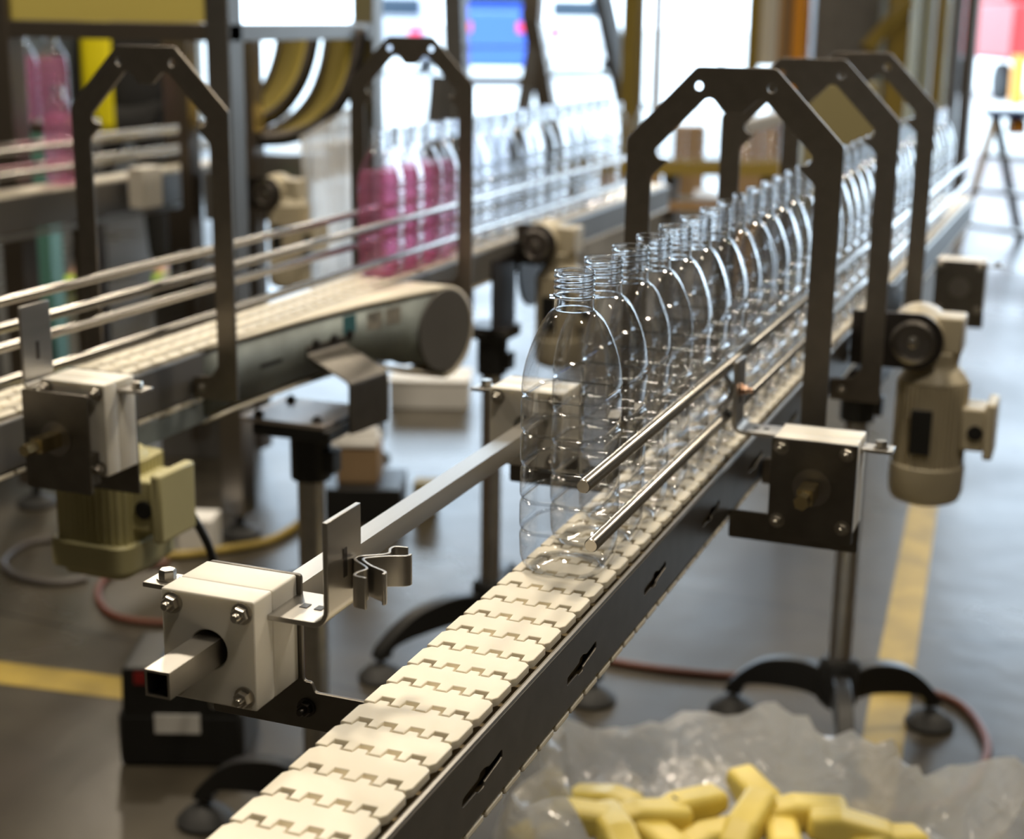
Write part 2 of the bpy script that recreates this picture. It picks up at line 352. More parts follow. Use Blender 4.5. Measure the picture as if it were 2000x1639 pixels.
main = conveyor('conveyor', 'long straight chain conveyor with ivory links carrying the sharp row of clear bottles', 0, -1.15, 3.4, -.7335-.0381*6, 72, slots=[-.3226+.2235*k for k in range(-3, 10)])
convB = conveyor('conveyor', 'chain conveyor behind the nose-ended one, running under the two brown steel arches', -.877, -.5, 3.3, -.02, 56, slots=[], m='greym')

# short grey-blue conveyor with the rounded nose, lying against the conveyor behind it
def nose_conveyor():
    t = thing('conveyor', 'worn blue-grey conveyor with a big rounded nose end beside the arches', 'conveyor', (-.78, .95, H-.09))
    near = [(-.8205, .70), (-.8175, .78), (-.800, .95), (-.7735, 1.115), (-.740, 1.25), (-.712, 1.36)]
    m = MB(); zt = H+.0005; rr = .088
    def prof(x, y, far):                    # belt cross-wise pair
        return (x, y), (max(x-.09, -.8222) if y < 1.2 else x-.09, y+.012)
    pts = [prof(x, y, 0) for x, y in near]
    dx, dy = (near[-1][0]-near[-2][0]), (near[-1][1]-near[-2][1]); l = math.hypot(dx, dy); dx, dy = dx/l, dy/l
    zs = [zt]*len(near)
    (nx, ny), (fx, fy) = pts[-1]
    for k in range(1, 13):
        a = PI*k/12*1.0; e = rr*math.sin(a); pts.append(((nx+dx*e, ny+dy*e), (fx+dx*e, fy+dy*e))); zs.append(zt-rr+rr*math.cos(a))
    V = []; Fc = []
    for ((a, b), (c, d)), z in zip(pts, zs): V += [(a, b, z), (c, d, z)]
    n = len(pts)
    for i in range(n-1): Fc.append((2*i, 2*i+2, 2*i+3, 2*i+1))
    m.add(V, Fc); o = m.build('belt', 'chain', t)
    s = o.modifiers.new('thick', 'SOLIDIFY'); s.thickness = .006; s.offset = -1
    # side plate that follows the near edge and swells into the drum plate
    def side(x_off, name):
        L = [(x-x_off, y) for x, y in near]; V = []; Fc = []
        zb = [-.105, -.103, -.100, -.098, -.125, -.150]
        for (x, y), z in zip(L, zb): V += [(x-.006, y, H-.012), (x-.006, y, H+z)]
        for i in range(len(L)-1): Fc.append((2*i, 2*i+2, 2*i+3, 2*i+1))
        mm = MB().add(V, Fc); q = mm.build(name, 'bluegrey', t); s = q.modifiers.new('thick', 'SOLIDIFY'); s.thickness = .004
        return q
    sp = side(0, 'side_plate')
    MB().box(-.829, -.825, .475, .715, H-.114, H-.0825).build('return_guard', 'bluegrey', t)
    ax = Vector((dy, -dx, 0)); c = Vector((near[-1][0]-.004, near[-1][1], H-.083))
    g = MB(); g.lathe([(.079, -.003), (.079, .004), (.077, .006)], c, ax, 40).lathe([(.079, -.003), (.079, .002)], c-ax*.088, ax, 40)
    g.build('drum_plate', 'greym', t)
    MB().lathe([(.075, -.084), (.075, -.004)], c, ax, 32).build('drum', 'wear', t)
    # lower return belt
    V = []; Fc = []
    for (x, y), z in zip(near, [-.113, -.111, -.108, -.107, -.135, -.1715]):
        V += [(x-.004, y, H+z), (x-.086, y, H+z)]
    for i in range(len(near)-1): Fc.append((2*i, 2*i+2, 2*i+3, 2*i+1))
    q = MB().add(V, Fc).build('return_belt', 'chain', t); s = q.modifiers.new('thick', 'SOLIDIFY'); s.thickness = .005
    # slots, sockets, stickers
    def on(y, z, off=.0035):
        for (a, b), (c_, d) in zip(near, near[1:]):
            if b <= y <= d:
                k = (y-b)/(d-b); tx, ty = (c_-a), (d-b); l = math.hypot(tx, ty); u = Vector((tx/l, ty/l, 0)); nr = Vector((u.y, -u.x, 0))
                return Vector((a+(c_-a)*k-.006, y, H+z))+nr*off, u, nr
    p, u, nr = on(.88, -.058); MB().obox(p, u*.030, nr*.0008, Z*.0035).build('slot', 'black', t)
    for y in (1.0, 1.05, 1.095):
        p, u, nr = on(y, -.048); MB().lathe([(.0085, 0), (.0085, .006), (.005, .0065)], p-nr*.001, nr, 16).build('socket', 'dark', t)
    for y, wdt, mm, z in ((1.10, .022, 'stickerteal', -.030), (1.165, .021, 'sticker', -.034), (1.215, .021, 'sticker', -.034)):
        p, u, nr = on(y, z); MB().obox(p, u*wdt, nr*.0006, Z*.016).build('sticker', mm, t)
    # folded support strap
    b = MB(); p, u, nr = on(1.03, -.060, .004)
    b.strip(rnd_line([(0, .012), (0, -.004), (.088, -.040), (.088, -.128)], .012), .004, p-u*.055, nr, Z, u, .11)
    b.build('support_strap', 'plate', t, .0006)
    return t
def rnd_line(pts, r, n=5):
    q = rnd(pts+[(pts[-1][0]-1e3, pts[-1][1]-1e3), (pts[0][0]-1e3, pts[0][1]+1e3)], [0]+[r]*(len(pts)-2)+[0, 0, 0], n)
    return q[:-2]
nose = nose_conveyor()

# ------------------------------------------------------------------ steel arches over the conveyors
def arch(cx, y, zt, label, hook=True, prolong=.0):
    t = thing('arch_bracket', label, 'steel arch', (cx, y, H-.06), 'steel arches over the conveyors')
    wo, wt, zk = .1335, .0485, -.0876; zb = -.512-prolong
    if hook:
        out = [(-wt, 0), (wt, 0), (wo, zk), (wo, zb), (.058, zb), (.058, zb+.032), (.090, zb+.036), (.102, zb+.052)]
        inn = [(.102, -.1345), (.080, -.1135), (.0925, -.1120), (.0995, -.1025), (.0365, -.0370), (.0275, -.0365), (.0105, -.0535), (-.0125, -.0535), (-.0275, -.0365), (-.0365, -.0370), (-.0995, -.1025), (-.0925, -.1120), (-.080, -.1135), (-.102, -.1345)]
        end = [(-.102, zb+.052), (-.090, zb+.036), (-.058, zb+.032), (-.058, zb), (-wo, zb), (-wo, zk)]
        poly = out+inn+end
        rad = [.010, .010, .012, .003, .002, .004, .008, .006]+[.012, .001, .004, .009, .014, .014, .004, .004, .014, .014, .009, .004, .001, .012]+[.006, .008, .004, .002, .003, .012]
    plate('plate', [rnd(poly, rad, 6), circ(-.0452, -.0228, .0055), circ(.0442, -.0228, .0055)], .005, (cx, y, zt+H), X, Z, 'archm', t, .0007)
    for s in (-1, 1):
        MB().box(cx+.056 if s > 0 else cx-.066, cx+.066 if s > 0 else cx-.0437, y+.003, y+.03, zt+H+zb+.004, zt+H+zb+.028).build('foot_angle', 'dark', t)
        MB().hexnut((cx+s*.075, y-.003, zt+H+zb+.017), -Y, .0055, .005, .003).build('bolt', 'bolt', t)
    return t
arch(0, .5997, .437, 'dark steel arch plate nearest the camera over the bottle row')
arch(.0, 1.0844, .437, 'dark steel arch plate behind the nearest one over the bottle row')
arch(.0, 1.5473, .437, 'third and farthest dark steel arch plate over the bottle row')
arch(-.877, .666, .4445, 'brown steel arch plate over the left conveyor beside the pink bottles')
arch(-.877, 1.565, .4490, 'brown steel arch plate standing behind the rounded nose conveyor')

# ------------------------------------------------------------------ guide rods
def rod(name, x, z, y0, y1, label, r=.0062, group='round guide rods beside the bottles'):
    b = MB().lathe([(r*.86, 0), (r, .0012), (r, y1-y0-.0012), (r*.86, y1-y0)], (x, y0, H+z), Y, 18)
    return tag(b.build(name, 'bright'), label, 'guide rod', group)
rod('guide_rod', .0515, .1175, -.1, 3.2, 'upper bright steel guide rod along the near bottle row')
rod('guide_rod', .0515, .0575, -.075, 3.2, 'lower bright steel guide rod along the near bottle row')
for i, (x, z, lab) in enumerate([(-.827, .112, 'upper front guide rod over the left conveyor belt'), (-.827, .0445, 'lower front guide rod just above the left conveyor belt'),
                                 (-.927, .117, 'topmost rear guide rod over the left conveyor belt'), (-.927, .055, 'lower rear guide rod over the left conveyor belt')]):
    rod('guide_rod', x, z, -.45, 2.9, lab, .0066, 'guide rods of the left conveyor')

# ------------------------------------------------------------------ end blocks that carry the guide rods
def clamp_parts(t, c, u, v, w, span=.03, d=.024, ku=1):
    """two nested wing sheets on a bolt; u: away from the upright, v: along the wings, w: width"""
    b = MB()
    for off, wing, f in ((0, 1.0, 1), (.0065, .80, .86)):
        L = []
        for s in (-1, 1):
            q = [(.000, 0), (.003, .006), (.012, .013), (.018, .020), (.015, .030), (.0165, .037), (.026, .0385)] if off == 0 else [(.000, 0), (.003, .005), (.013, .013), (.026, .020), (.027, .026)]
            q = [((a+off)*ku, s*bb*span/.033) for a, bb in q]
            L = q[::-1]+L[1:] if s < 0 and not L else L+q[1:] if L else q
        b.strip(smooth_line(L), .0022, Vector(c)-Vector(w)*d/2, u, v, w, d)
    o = b.build('rod_clamp', 'steel', t, .0004)
    MB().hexnut(Vector(c)+Vector(u)*.008, u, .0055, .005, .004).build('clamp_bolt', 'bolt', t)
    return o
def smooth_line(P, k=4):                     # Catmull-Rom through the points
    out = []
    Q = [P[0]]+P+[P[-1]]
    for i in range(1, len(Q)-2):
        p0, p1, p2, p3 = Q[i-1:i+3]
        for j in range(k):
            t = j/k
            out.append(tuple(.5*(2*p1[a]+(p2[a]-p0[a])*t+(2*p0[a]-5*p1[a]+4*p2[a]-p3[a])*t*t+(3*p1[a]-p0[a]-3*p2[a]+p3[a])*t**3) for a in (0, 1)))
    return out+[P[-1]]
def guide_block(label, x0, x1, yf, z0, z1, side, front=False, clip=None, xb=.0535, d=.062, hole=True, hexend=False, name='guide_block', clipped=True):
    """side: +1 when the conveyor lies towards +X"""
    cx, cz = (x0+x1)/2, H+(z0+z1)/2; w2, h2 = (x1-x0)/2, (z1-z0)/2
    t = thing(name, label, 'guide block', (cx, yf+d/2, H+z0), 'white plastic guide blocks')
    sq = rnd([(-w2, -h2), (w2, -h2), (w2, h2), (-w2, h2)], .002, 3)
    hl = [circ(0, .0, .0150, 28)] if hole else []
    plate('block', [sq]+hl, .0255, (cx, yf+.01275, cz), X, Z, 'white', t, .0012)
    plate('block', [sq]+hl, d-.0262, (cx, yf+.0262+(d-.0262)/2, cz), X, Z, 'white', t, .0012)
    yb = yf+d
    xe = xb if side > 0 else xb             # the beam's face
    # steel mounting plate behind the block, running to the conveyor
    if side > 0: P = [(x0-cx+.001, h2), (x1-cx+.003, h2), (x1-cx+.003, -h2-.001), (x1-cx+.010, -h2-.001), (x1-cx+.013, -h2-.009), (xe-cx, -h2-.009), (xe-cx, -h2-.040), (x0-cx+.001, -h2-.040)]
    else: P = [(x1-cx-.001, h2), (x0-cx-.003, h2), (x0-cx-.003, -h2-.001), (x0-cx-.010, -h2-.001), (x0-cx-.013, -h2-.006), (xe-cx, -h2-.006), (xe-cx, -h2-.040), (x1-cx-.001, -h2-.040)]
    plate('mount_plate', [rnd(P, .003, 3)]+([circ(0, 0, .0150, 28)] if hole else []), .004, (cx, yb+.0022, cz), X, Z, 'plate', t, .0006)
    ins = .010
    for sx in (-1, 1):
        for sz in (-1, 1):
            MB().hexnut((cx+sx*(w2-ins), yf-(.004 if front is True else 0), cz+sz*(h2-ins)), -Y, .0066, .007, .005).build('nut', 'bolt', t)
    MB().hexnut((cx+side*(w2+.006), yb, H+z0-.022), -Y, .006, .006, .006).build('nut', 'dark', t)
    if front:
        fx_, fz_, fg = (0, 0, 0) if front is True else front
        fp = plate('front_plate', [rnd([(-w2-.001, -h2-.001-.008), (w2+.001, -h2-.009), (w2+.001, h2), (-w2-.001, h2)], .002, 3), circ(0, 0, .0105, 24)], .004, (cx+fx_, yf-.0021-fg, cz+fz_), X, Z, 'plate', t, .0005)
        if fg: MB().box(x0+.006, x1-.012, yf-fg, yf, H+z0-.008, H+z0+.03).build('spacer', 'plate', t)
        MB().lathe([(.0105, .0), (.0215, .0), (.0215, .0012), (.0105, .0012)], (cx+fx_, yf-.004-fg, cz+fz_), -Y, 32).build('washer', 'framem', t)
    if clip:
        s, cxp, yc, wy, ztop, zo = clip         # plate along Y that rises beside the rods
        zc = H+z1-zo
        L = rnd_line([(0, 0), (s*(abs(cxp-(x1 if s > 0 else x0))+.006), 0), (s*(abs(cxp-(x1 if s > 0 else x0))+.006), ztop-zc)], .012, 6)
        xs = (x1 if s > 0 else x0)-s*.006
        cp = MB().strip(L, .0042, (xs, yc-wy/2, zc), X, Z, Y, wy).build('clip_angle', 'steel', t, .0006)
        for k in (0, 1): MB().box(xs+s*(.020+.012*k), xs+s*(.020+.012*k)+s*.006, yc-.004, yc+.004, zc+.0018, zc+.0026).build('square_hole', 'black', cp)
        MB().box(cxp-.0026, cxp+.0026, yc-.0028, yc+.0028, zc+.030, zc+.052).build('slot', 'dark', cp)
        if clipped == 'flat': clamp_parts(t, (cxp+s*.003, yc+.015, zc+.028), X*s, Y, Z)
        elif clipped: clamp_parts(t, (cxp-.0032, yc, H+.0875), -X, Z, Y, .0335, .026, .5); MB().hexnut((cxp+.0028, yc, H+.0875), X, .0062, .007, .006).build('clamp_bolt', 'copper', t)
    # small tab with a bolt on the far side
    s = -side
    xt = x0 if s < 0 else x1; zc = H+z1-.010
    MB().box(min(xt-s*.01, xt+s*.034), max(xt-s*.01, xt+s*.034), yf+.026, yf+.052, zc-.004, zc).build('tab', 'steel', t, .0006)
    MB().hexnut((xt+s*.020, yf+.039, zc), Z, .0068, .008, 0).build('tab_bolt', 'bolt', t)
    return t
guide_block('sharp white plastic guide block at front with a hollow square tube through it', -.181, -.103, -.371, .004, .089, 1, xb=-.0426,
            clip=(1, -.0550, -.327, .0525, H+.1495, .018), clipped='flat')
def square_tube(label, cx, cz, y0, y1, s=.020):
    b = MB(); h = s/2; i = h-.0018; r = .0016
    for side_ in ((-h, h, i, h), (-h, h, -h, -i), (-h, -i, -i, i), (i, h, -i, i)): b.box(cx+side_[0], cx+side_[1], y0, y1, H+cz+side_[2], H+cz+side_[3])
    return tag(b.build('square_tube', 'steel', None, 0), label, 'square tube')
square_tube('hollow square steel tube running through the two white blocks on the left side', -.142, .0465, -.437, .385)
guide_block('white plastic guide block behind the first clear bottle holding the square tube', -.200, -.112, .315, -.002, .087, 1, xb=-.0426)
guide_block('white block with dark steel face plate right of the near bottle row', .114, .206, .375, -.056, .0485, -1, front=True, xb=.0545,
            clip=(-1, .0630, .418, .042, H+.123, .006))
tb = MB().bar((.160, .365, H-.004), (.160, .33, H-.004), .017, .017).lathe([(.0085, 0), (.0085, .02)], (.160, .31, H-.004), Y, 6)
tag(tb.build('adjuster_shaft', 'brass'), 'short brassy shaft end sticking out of the dark face plate on the right', 'shaft')
guide_block('far dark-faced guide block beside the third arch above the motor', .105, .204, 2.036, -.098, .012, -1, front=True, xb=.0545)
guide_block('blurred white block with dark steel face plate on the left conveyor', -.752, -.660, .228, -.052, .062, -1, front=(-.012, -.010, .016), xb=-.8225,
            clip=(-1, -.760, .235, .055, H+.152, .008), clipped=False)
tb = MB().bar((-.718, .21, H-.005), (-.718, .17, H-.005), .017, .017).lathe([(.0075, 0), (.0075, .022)], (-.718, .148, H-.005), Y, 6)
tag(tb.build('adjuster_shaft', 'brass'), 'stubby brassy shaft end in the face plate of the blurred left block', 'shaft')

# ------------------------------------------------------------------ bottles
def bring(a, rc, n=9):
    """rounded square ring of half size a with corner radius rc"""
    P = []
    for k, (sx, sy) in enumerate(((1, 1), (-1, 1), (-1, -1), (1, -1))):
        c = (sx*(a-rc), sy*(a-rc))
        for j in range(n): t = k*PI/2+PI/2*j/(n-1); P.append((c[0]+rc*math.cos(t), c[1]+rc*math.sin(t)))
    return P
def bottle_meshes():
    A = .0405; prof = [(.0095, .003, 1), (.0085, .010, 1), (.004, .020, 1), (.0012, .0275, .9), (0, .0315, .75), (.0015, .0345, .65), (.006, .0378, .58), (.014, .0398, .55)]
    g = [.040, .0695, .1005, .132, .1655]; z = .02
    for k, zg in enumerate(g):
        dpt = .0030 if k < 4 else .0036
        prof += [(zg-.0062, A, .52), (zg-.0036, A-.0002, .52), (zg-.0016, A-.0010, .52), (zg-.0008, A-dpt, .53), (zg+.0008, A-dpt, .53), (zg+.0016, A-.0010, .52), (zg+.0036, A-.0002, .52), (zg+.0062, A, .52)]
    prof += [(.1765, .0404, .53), (.187, .0394, .54), (.1975, .0375, .55), (.207, .0350, .57), (.216, .0322, .60), (.2245, .0292, .65), (.2315, .0262, .72), (.2375, .0230, .84), (.2412, .0200, .97), (.2425, .0183, 1)]
    V = []; Fc = []; R = []
    for zz, a, q in prof: r = bring(a, max(a*q, .0005)); R.append(len(r)); V += [(x, y, zz+(.0022*max(0, math.cos(5*math.atan2(y, x)+.3))*min(1, a/.02) if (a < .031 and zz < .01) else 0)) for x, y in r]
    n = R[0]
    for j in range(len(prof)-1):
        for i in range(n): Fc.append((j*n+i, j*n+(i+1) % n, (j+1)*n+(i+1) % n, (j+1)*n+i))
    Fc.append(tuple(range(n))[::-1])
    body = bpy.data.meshes.new('bottle'); body.from_pydata(V, [], Fc)
    # neck: threads, tabs, lip
    V = []; Fc = []; n = 40; rows = 46
    for j in range(rows+1):
        zz = .2422+(.2765-.2422)*j/rows
        for i in range(n):
            t = 2*PI*i/n; r = .0178
            ph = ((zz-.2565)/.0052-t/(2*PI))
            if .0 < ph+.0 < 2.9: r += .0013*math.exp(-(((ph % 1)-.5)/.17)**2)
            r += .0016*math.exp(-((zz-.2548)/.0011)**2)
            if zz > .2742: r += .0006
            if zz < .2445: r += .0008*(.2445-zz)/.0023
            V.append((r*math.cos(t), r*math.sin(t), zz))
    for j in range(rows):
        for i in range(n): Fc.append((j*n+i, j*n+(i+1) % n, (j+1)*n+(i+1) % n, (j+1)*n+i))
    k = len(V)                              # rolled inner lip
    for rr, zz in ((.0176, .2772),):
        V += [(rr*math.cos(2*PI*i/n), rr*math.sin(2*PI*i/n), zz) for i in range(n)]
    for a_, b_ in ((rows*n, k),):
        for i in range(n): Fc.append((a_+i, a_+(i+1) % n, b_+(i+1) % n, b_+i))
    neck = bpy.data.meshes.new('threaded_neck'); neck.from_pydata(V, [], Fc)
    tabs = MB()
    for s in (-1, 1):
        tabs.obox((s*.0198*math.cos(.37), s*.0198*math.sin(.37), .2535), (s*.0022*math.cos(.37), s*.0022*math.sin(.37), 0), (-.003*math.sin(.37), .003*math.cos(.37), 0), (0, 0, .0011))
    return body, neck, tabs
BODY, NECK, TABS = bottle_meshes()
liq = MB()
liq_prof = [(.004, .020, 1), (.002, .030, .8), (.008, .036, .6), (.016, .0385, .55), (.165, .0385, .53), (.19, .0372, .56), (.2, .0345, .6), (.2001, .005, .9)]
def ringmesh(name, prof):
    V = []; Fc = []
    for zz, a, q in prof: V += [(x, y, zz) for x, y in bring(a, a*q)]
    n = 36
    for j in range(len(prof)-1):
        for i in range(n): Fc.append((j*n+i, j*n+(i+1) % n, (j+1)*n+(i+1) % n, (j+1)*n+i))
    Fc += [tuple(range(n))[::-1], tuple((len(prof)-1)*n+i for i in range(n))]
    me = bpy.data.meshes.new(name); me.from_pydata(V, [], Fc); return me
LIQ = ringmesh('liquid', liq_prof)
proto = link('bottle', BODY, 'pet', None, 0, 50)
BODY.materials.append(M['petrib'])
for p_ in BODY.polygons:                    # the plastic is thicker in the ribs, the standing ring and under the neck
    zs = [BODY.vertices[i].co.z for i in p_.vertices]; zm = sum(zs)/len(zs); rr_ = p_.center.xy.length
    if any(abs(zm-g) < .0014 for g in (.040, .0695, .1005, .132, .1655)) or (zm < .0016 and rr_ > .024) or zm > .2405: p_.material_index = 1
pn = link('threaded_neck', NECK, 'petneck', proto, 0, 60); sd = pn.modifiers.new('wall', 'SOLIDIFY'); sd.thickness = .0012; sd.offset = -1; TABS.build('neck_tab', 'petneck', proto)
plq = link('liquid', LIQ, 'pinkfilm', None, 0, 50)
first = [True]
def bottle(loc, label, group, pink=False, rz=0, s=1):
    if first[0]: o = proto; o.location = loc; first[0] = False; tag(o, label, 'bottle', group)
    else: o = copy_tree(proto, loc, label); o['group'] = group
    o.rotation_euler.z = rz
    if pink:
        global plq_used
        q = plq.copy() if plq_used else plq
        if plq_used: col.objects.link(q)
        plq_used = True; q.parent = o; q.location = (0, 0, 0)
    return o
plq_used = False
random.seed(4)
GM = 'clear bottles on the near conveyor'
for i in range(35):
    lab = 'clear empty plastic bottle in sharp focus at the front of the near row' if i == 0 else f'clear empty plastic bottle, {ORD[i]} from the front in the near row'
    bottle((random.uniform(-.0012, .0012), .0195+i*.0838, H+.0004), lab, GM)
GB = 'bottles on the left conveyor'
for i in range(17):
    pk = i < 4
    lab = (f'bottle holding pink liquid, {ORD[i]} from the left in the far left row' if pk else f'blurred clear bottle, {ORD[i]} from the left in the far left row')
    bottle((-.877+random.uniform(-.003, .003), 1.43+i*.0865, H+.0004), lab, GB, pk, random.uniform(-.1, .1))

# ------------------------------------------------------------------ tripod stands
def stand(x, y, ztop, feet, label, r=.024, plate_z=None, block=(.05, .05), hub=.135, group='black footed tripod stands'):
    t = thing('tripod_stand', label, 'stand', (x, y, 0), group)
    MB().lathe([(r, hub-.06), (r, ztop)], (x, y, 0), Z, 24).build('tube', 'steel', t)
    MB().lathe([(.030, hub-.075), (.043, hub-.06), (.043, hub+.02), (.032, hub+.035), (.026, hub+.035)], (x, y, 0), Z, 20).build('hub', 'black', t)
    for fx, fy in feet:
        d = Vector((fx-x, fy-y, 0)); L = d.length; d.normalize(); n = Vector((-d.y, d.x, 0))
        top = [(.03, hub+.005), (L*.35, hub+.018), (L*.65, hub+.008), (L*.86, hub-.020), (L+.008, hub-.062), (L+.018, hub-.085)]
        bot = [(L-.02, hub-.085), (L-.025, hub-.066), (L*.8, hub-.056), (L*.55, hub-.050), (L*.3, hub-.050), (.03, hub-.062)]
        lg = MB().prism(smooth_line(top)+smooth_line(bot), Vector((x, y, 0))-n*.017, d, Z, n, .034).build('leg', 'black', t, .004)
        MB().lathe([(.052, 0), (.053, .008), (.046, .016), (.030, .030), (.016, .036), (.012, .040)], (fx, fy, 0), Z, 24).build('foot_pad', 'rubber', lg)
        MB().cyl((fx, fy, .036), (fx, fy, hub-.080), .006, 10).build('foot_screw', 'bolt', lg)
    c = MB(); bx, by = block; c.lathe([(r+.011, ztop-.10), (r+.011, ztop-.01)], (x, y, 0), Z, 20)
    c.box(x-bx, x+bx, y-by, y+by, ztop-.014, ztop+.006).box(x+r*.5, x+r+.026, y-.016, y+.016, ztop-.085, ztop-.045)
    c.build('clamp_collar', 'black', t, .003)
    return t
stand(0, 1.79, H-.185, [(-.223, 1.80), (.1825, 1.90), (.06, 1.545)], 'tripod stand with black curved legs right of the yellow floor line')
stand(-.79, .97, H-.175, [(-1.02, .955), (-.66, 1.20), (-.70, .72)], 'tripod stand under the rounded nose conveyor, its foot beside the black floor box', block=(.072, .07))
stand(-.845, 1.93, H-.20, [(-1.0, 1.66), (-.522, 1.735), (-.90, 2.22)], 'tripod stand under the left conveyor behind the square tube', block=(.05, .05))
b = MB().box(-.05, .05, 1.74, 1.84, H-.18, H-.171).box(-.0500, -.0437, 1.72, 1.86, H-.18, H-.02).box(.0557, .0615, 1.72, 1.86, H-.18, H-.02)
tag(b.build('stand_saddle', 'dark', None, .001), 'dark steel saddle between the right tripod stand and the conveyor beam', 'bracket')
b = MB().box(-.885, -.728, .90, 1.05, H-.168, H-.160)
sd = tag(b.build('stand_saddle', 'palesteel', None, .001), 'flat pale steel plate on top of the stand under the nose conveyor', 'bracket')
for q in ((-.86, .92), (-.86, 1.03), (-.75, .92)): MB().hexnut((q[0], q[1], H-.160), Z, .008, .007, .003).build('bolt', 'dark', sd)
b = MB().box(-.895, -.795, 1.88, 1.98, H-.193, H-.186).box(-.9245, -.9205, 1.86, 2.0, H-.19, H-.07).box(-.8215, -.8175, 1.86, 2.0, H-.19, H-.03)
tag(b.build('stand_saddle', 'dark', None, .001), 'dark saddle plates joining the left conveyor to its tripod stand', 'bracket')

# ------------------------------------------------------------------ gear motors
def gearmotor(label, x, y, zg, bx, zb_top, zb_bot, r, mt, xbeam, jb=1, sq=False, rg=.0455, gear=True):
    t = thing('gear_motor', label, 'motor', (bx, y, H+zb_bot))
    if not gear: MB().lathe([(r*.9, H+zb_top), (r*.75, H+zb_top+.010), (r*.3, H+zb_top+.013)], (bx, y+.025, 0), Z, 28).build('end_cap', mt, t, .002)
    g = MB(); c = Vector((x, y, H+zg))
    if gear:
        g.lathe([(rg*.70, -.030), (rg*.95, -.022), (rg*1.12, .02), (rg*1.12, .055), (rg, .07)], c, Y, 32)
        g.box(x+.004, bx+r*.72, y-.005, y+.06, H+zg-.022, H+zg+.038)
        g.lathe([(r*.70, H+zg-.02), (r*.62, H+zb_top+.028), (r*.80, H+zb_top+.018), (r*.98, H+zb_top)], (bx, y+.025, 0), Z, 28)
        g.build('gearbox', mt, t, .004)
        fp = rnd([(xbeam-x, -rg*.98), (rg*.2, -rg*1.02)]+[(rg*1.05*math.cos(a), rg*1.05*math.sin(a)) for a in [(-70+14*k)*PI/180 for k in range(11)]]+[(rg*.2, rg*1.02), (xbeam-x, rg*.98)], 0)
        plate('flange_plate', [fp, circ(0, 0, rg*.60, 28)], .006, (x, y-.034, H+zg), X, Z, 'dark', t, .0006)
        s = MB(); s.lathe([(rg*.66, 0), (rg*.78, .001), (rg*.80, .006), (rg*.68, .009), (rg*.62, .004), (rg*.60, -.006)], (x, y-.037, H+zg), -Y, 36)
        s.build('bearing_ring', 'framem', t)
        MB().lathe([(.0, -.004), (rg*.60, -.004), (rg*.60, -.002), (rg*.2, -.002), (rg*.2, .010), (rg*.12, .012), (0, .012)], (x, y-.034, H+zg), -Y, 24).build('shaft_end', 'bolt', t)
    b = MB(); n = 44; by = y+.025
    zlo = H+zb_bot+(zb_top-zb_bot)*.30
    P = []
    for k in range(n*4):
        a = 2*PI*k/(n*4); f = .0045 if (k % 4) in (0, 1) else 0
        q = r-.005
        if sq: q = (r-.005)*min(1.22, 1/max(abs(math.cos(a)), abs(math.sin(a)))**.8)
        P.append(((q+f)*math.cos(a), (q+f)*math.sin(a)))
    b.prism(P, (bx, by, zlo), X, Y, Z, H+zb_top-zlo); b.build('motor_body', mt, t, 0, 25)
    cw = MB()
    if sq:
        for z_, e in (((zlo+.004), 1.07), ((zlo-.012), 1.08)): pass
        h = r*1.06; q = rnd([(-h, -h), (h, -h), (h, h), (-h, h)], r*.35, 5)
        cw.prism(q, (bx, by, H+zb_bot+.012), X, Y, Z, zlo-H-zb_bot-.008)
        q2 = rnd([(-h*.8, -h*.8), (h*.8, -h*.8), (h*.8, h*.8), (-h*.8, h*.8)], r*.3, 5); cw.prism(q2, (bx, by, H+zb_bot), X, Y, Z, .014)
    else: cw.lathe([(r*.70, H+zb_bot), (r*.93, H+zb_bot+.006), (r*1.02, H+zb_bot+.022), (r*1.04, zlo+.006), (r, zlo+.006)], (bx, by, 0), Z, 36)
    cw.build('fan_cowl', mt, t, .003)
    zc = H+zb_top-(zb_top-zb_bot)*.34
    j = MB(); s = jb; j.box(min(bx+s*r*.85, bx+s*(r+.030)), max(bx+s*r*.85, bx+s*(r+.030)), by-.034, by+.036, zc-.036, zc+.036)
    jo = j.build('junction_box', mt, t, .004)
    MB().box(min(bx+s*(r+.030), bx+s*(r+.046)), max(bx+s*(r+.030), bx+s*(r+.046)), by-.041, by+.043, zc-.047, zc+.047).build('box_lid', mt, jo, .004)
    MB().cyl((bx+s*(r+.016), by-.0345, zc-.004), (bx+s*(r+.016), by-.038, zc-.004), .0125, 18).build('cable_hole', 'black', jo)
    if not sq: MB().obox((bx-.008, by-r-.0005, zc-.006), (.017, 0, 0), (0, .002, 0), (0, 0, .038)).build('nameplate', 'black', t, .001)
    return t
gearmotor('cream gear motor hanging at the right of the near conveyor behind the arches', .157, 1.30, -.011, .1875, -.085, -.292, .060, 'cream', .0560)
gearmotor('pale yellow-green finned motor hanging below the blurred left guide block', -.79, .375, -.045, -.784, -.084, -.240, .060, 'olive', -.823, 1, True, .035, gear=False)
gearmotor('beige gear motor with a round hub behind the first clear bottle', -.775, 2.05, -.012, -.735, -.09, -.30, .058, 'cream', -.822)
drum = MB().lathe([(.092, 0), (.092, .006)], (.0565, 1.66, H-.075), X, 40)
tag(drum.build('drive_cover', 'dark', None, .001), 'round dark steel drive cover on the conveyor beside the cream motor', 'cover')
drum = MB().lathe([(.095, 0), (.095, .008)], (-.8215, 2.11, H-.075), X, 40)
tag(drum.build('drive_cover', 'dark', None, .001), 'dark rounded drive cover on the left conveyor beside the beige motor', 'cover')

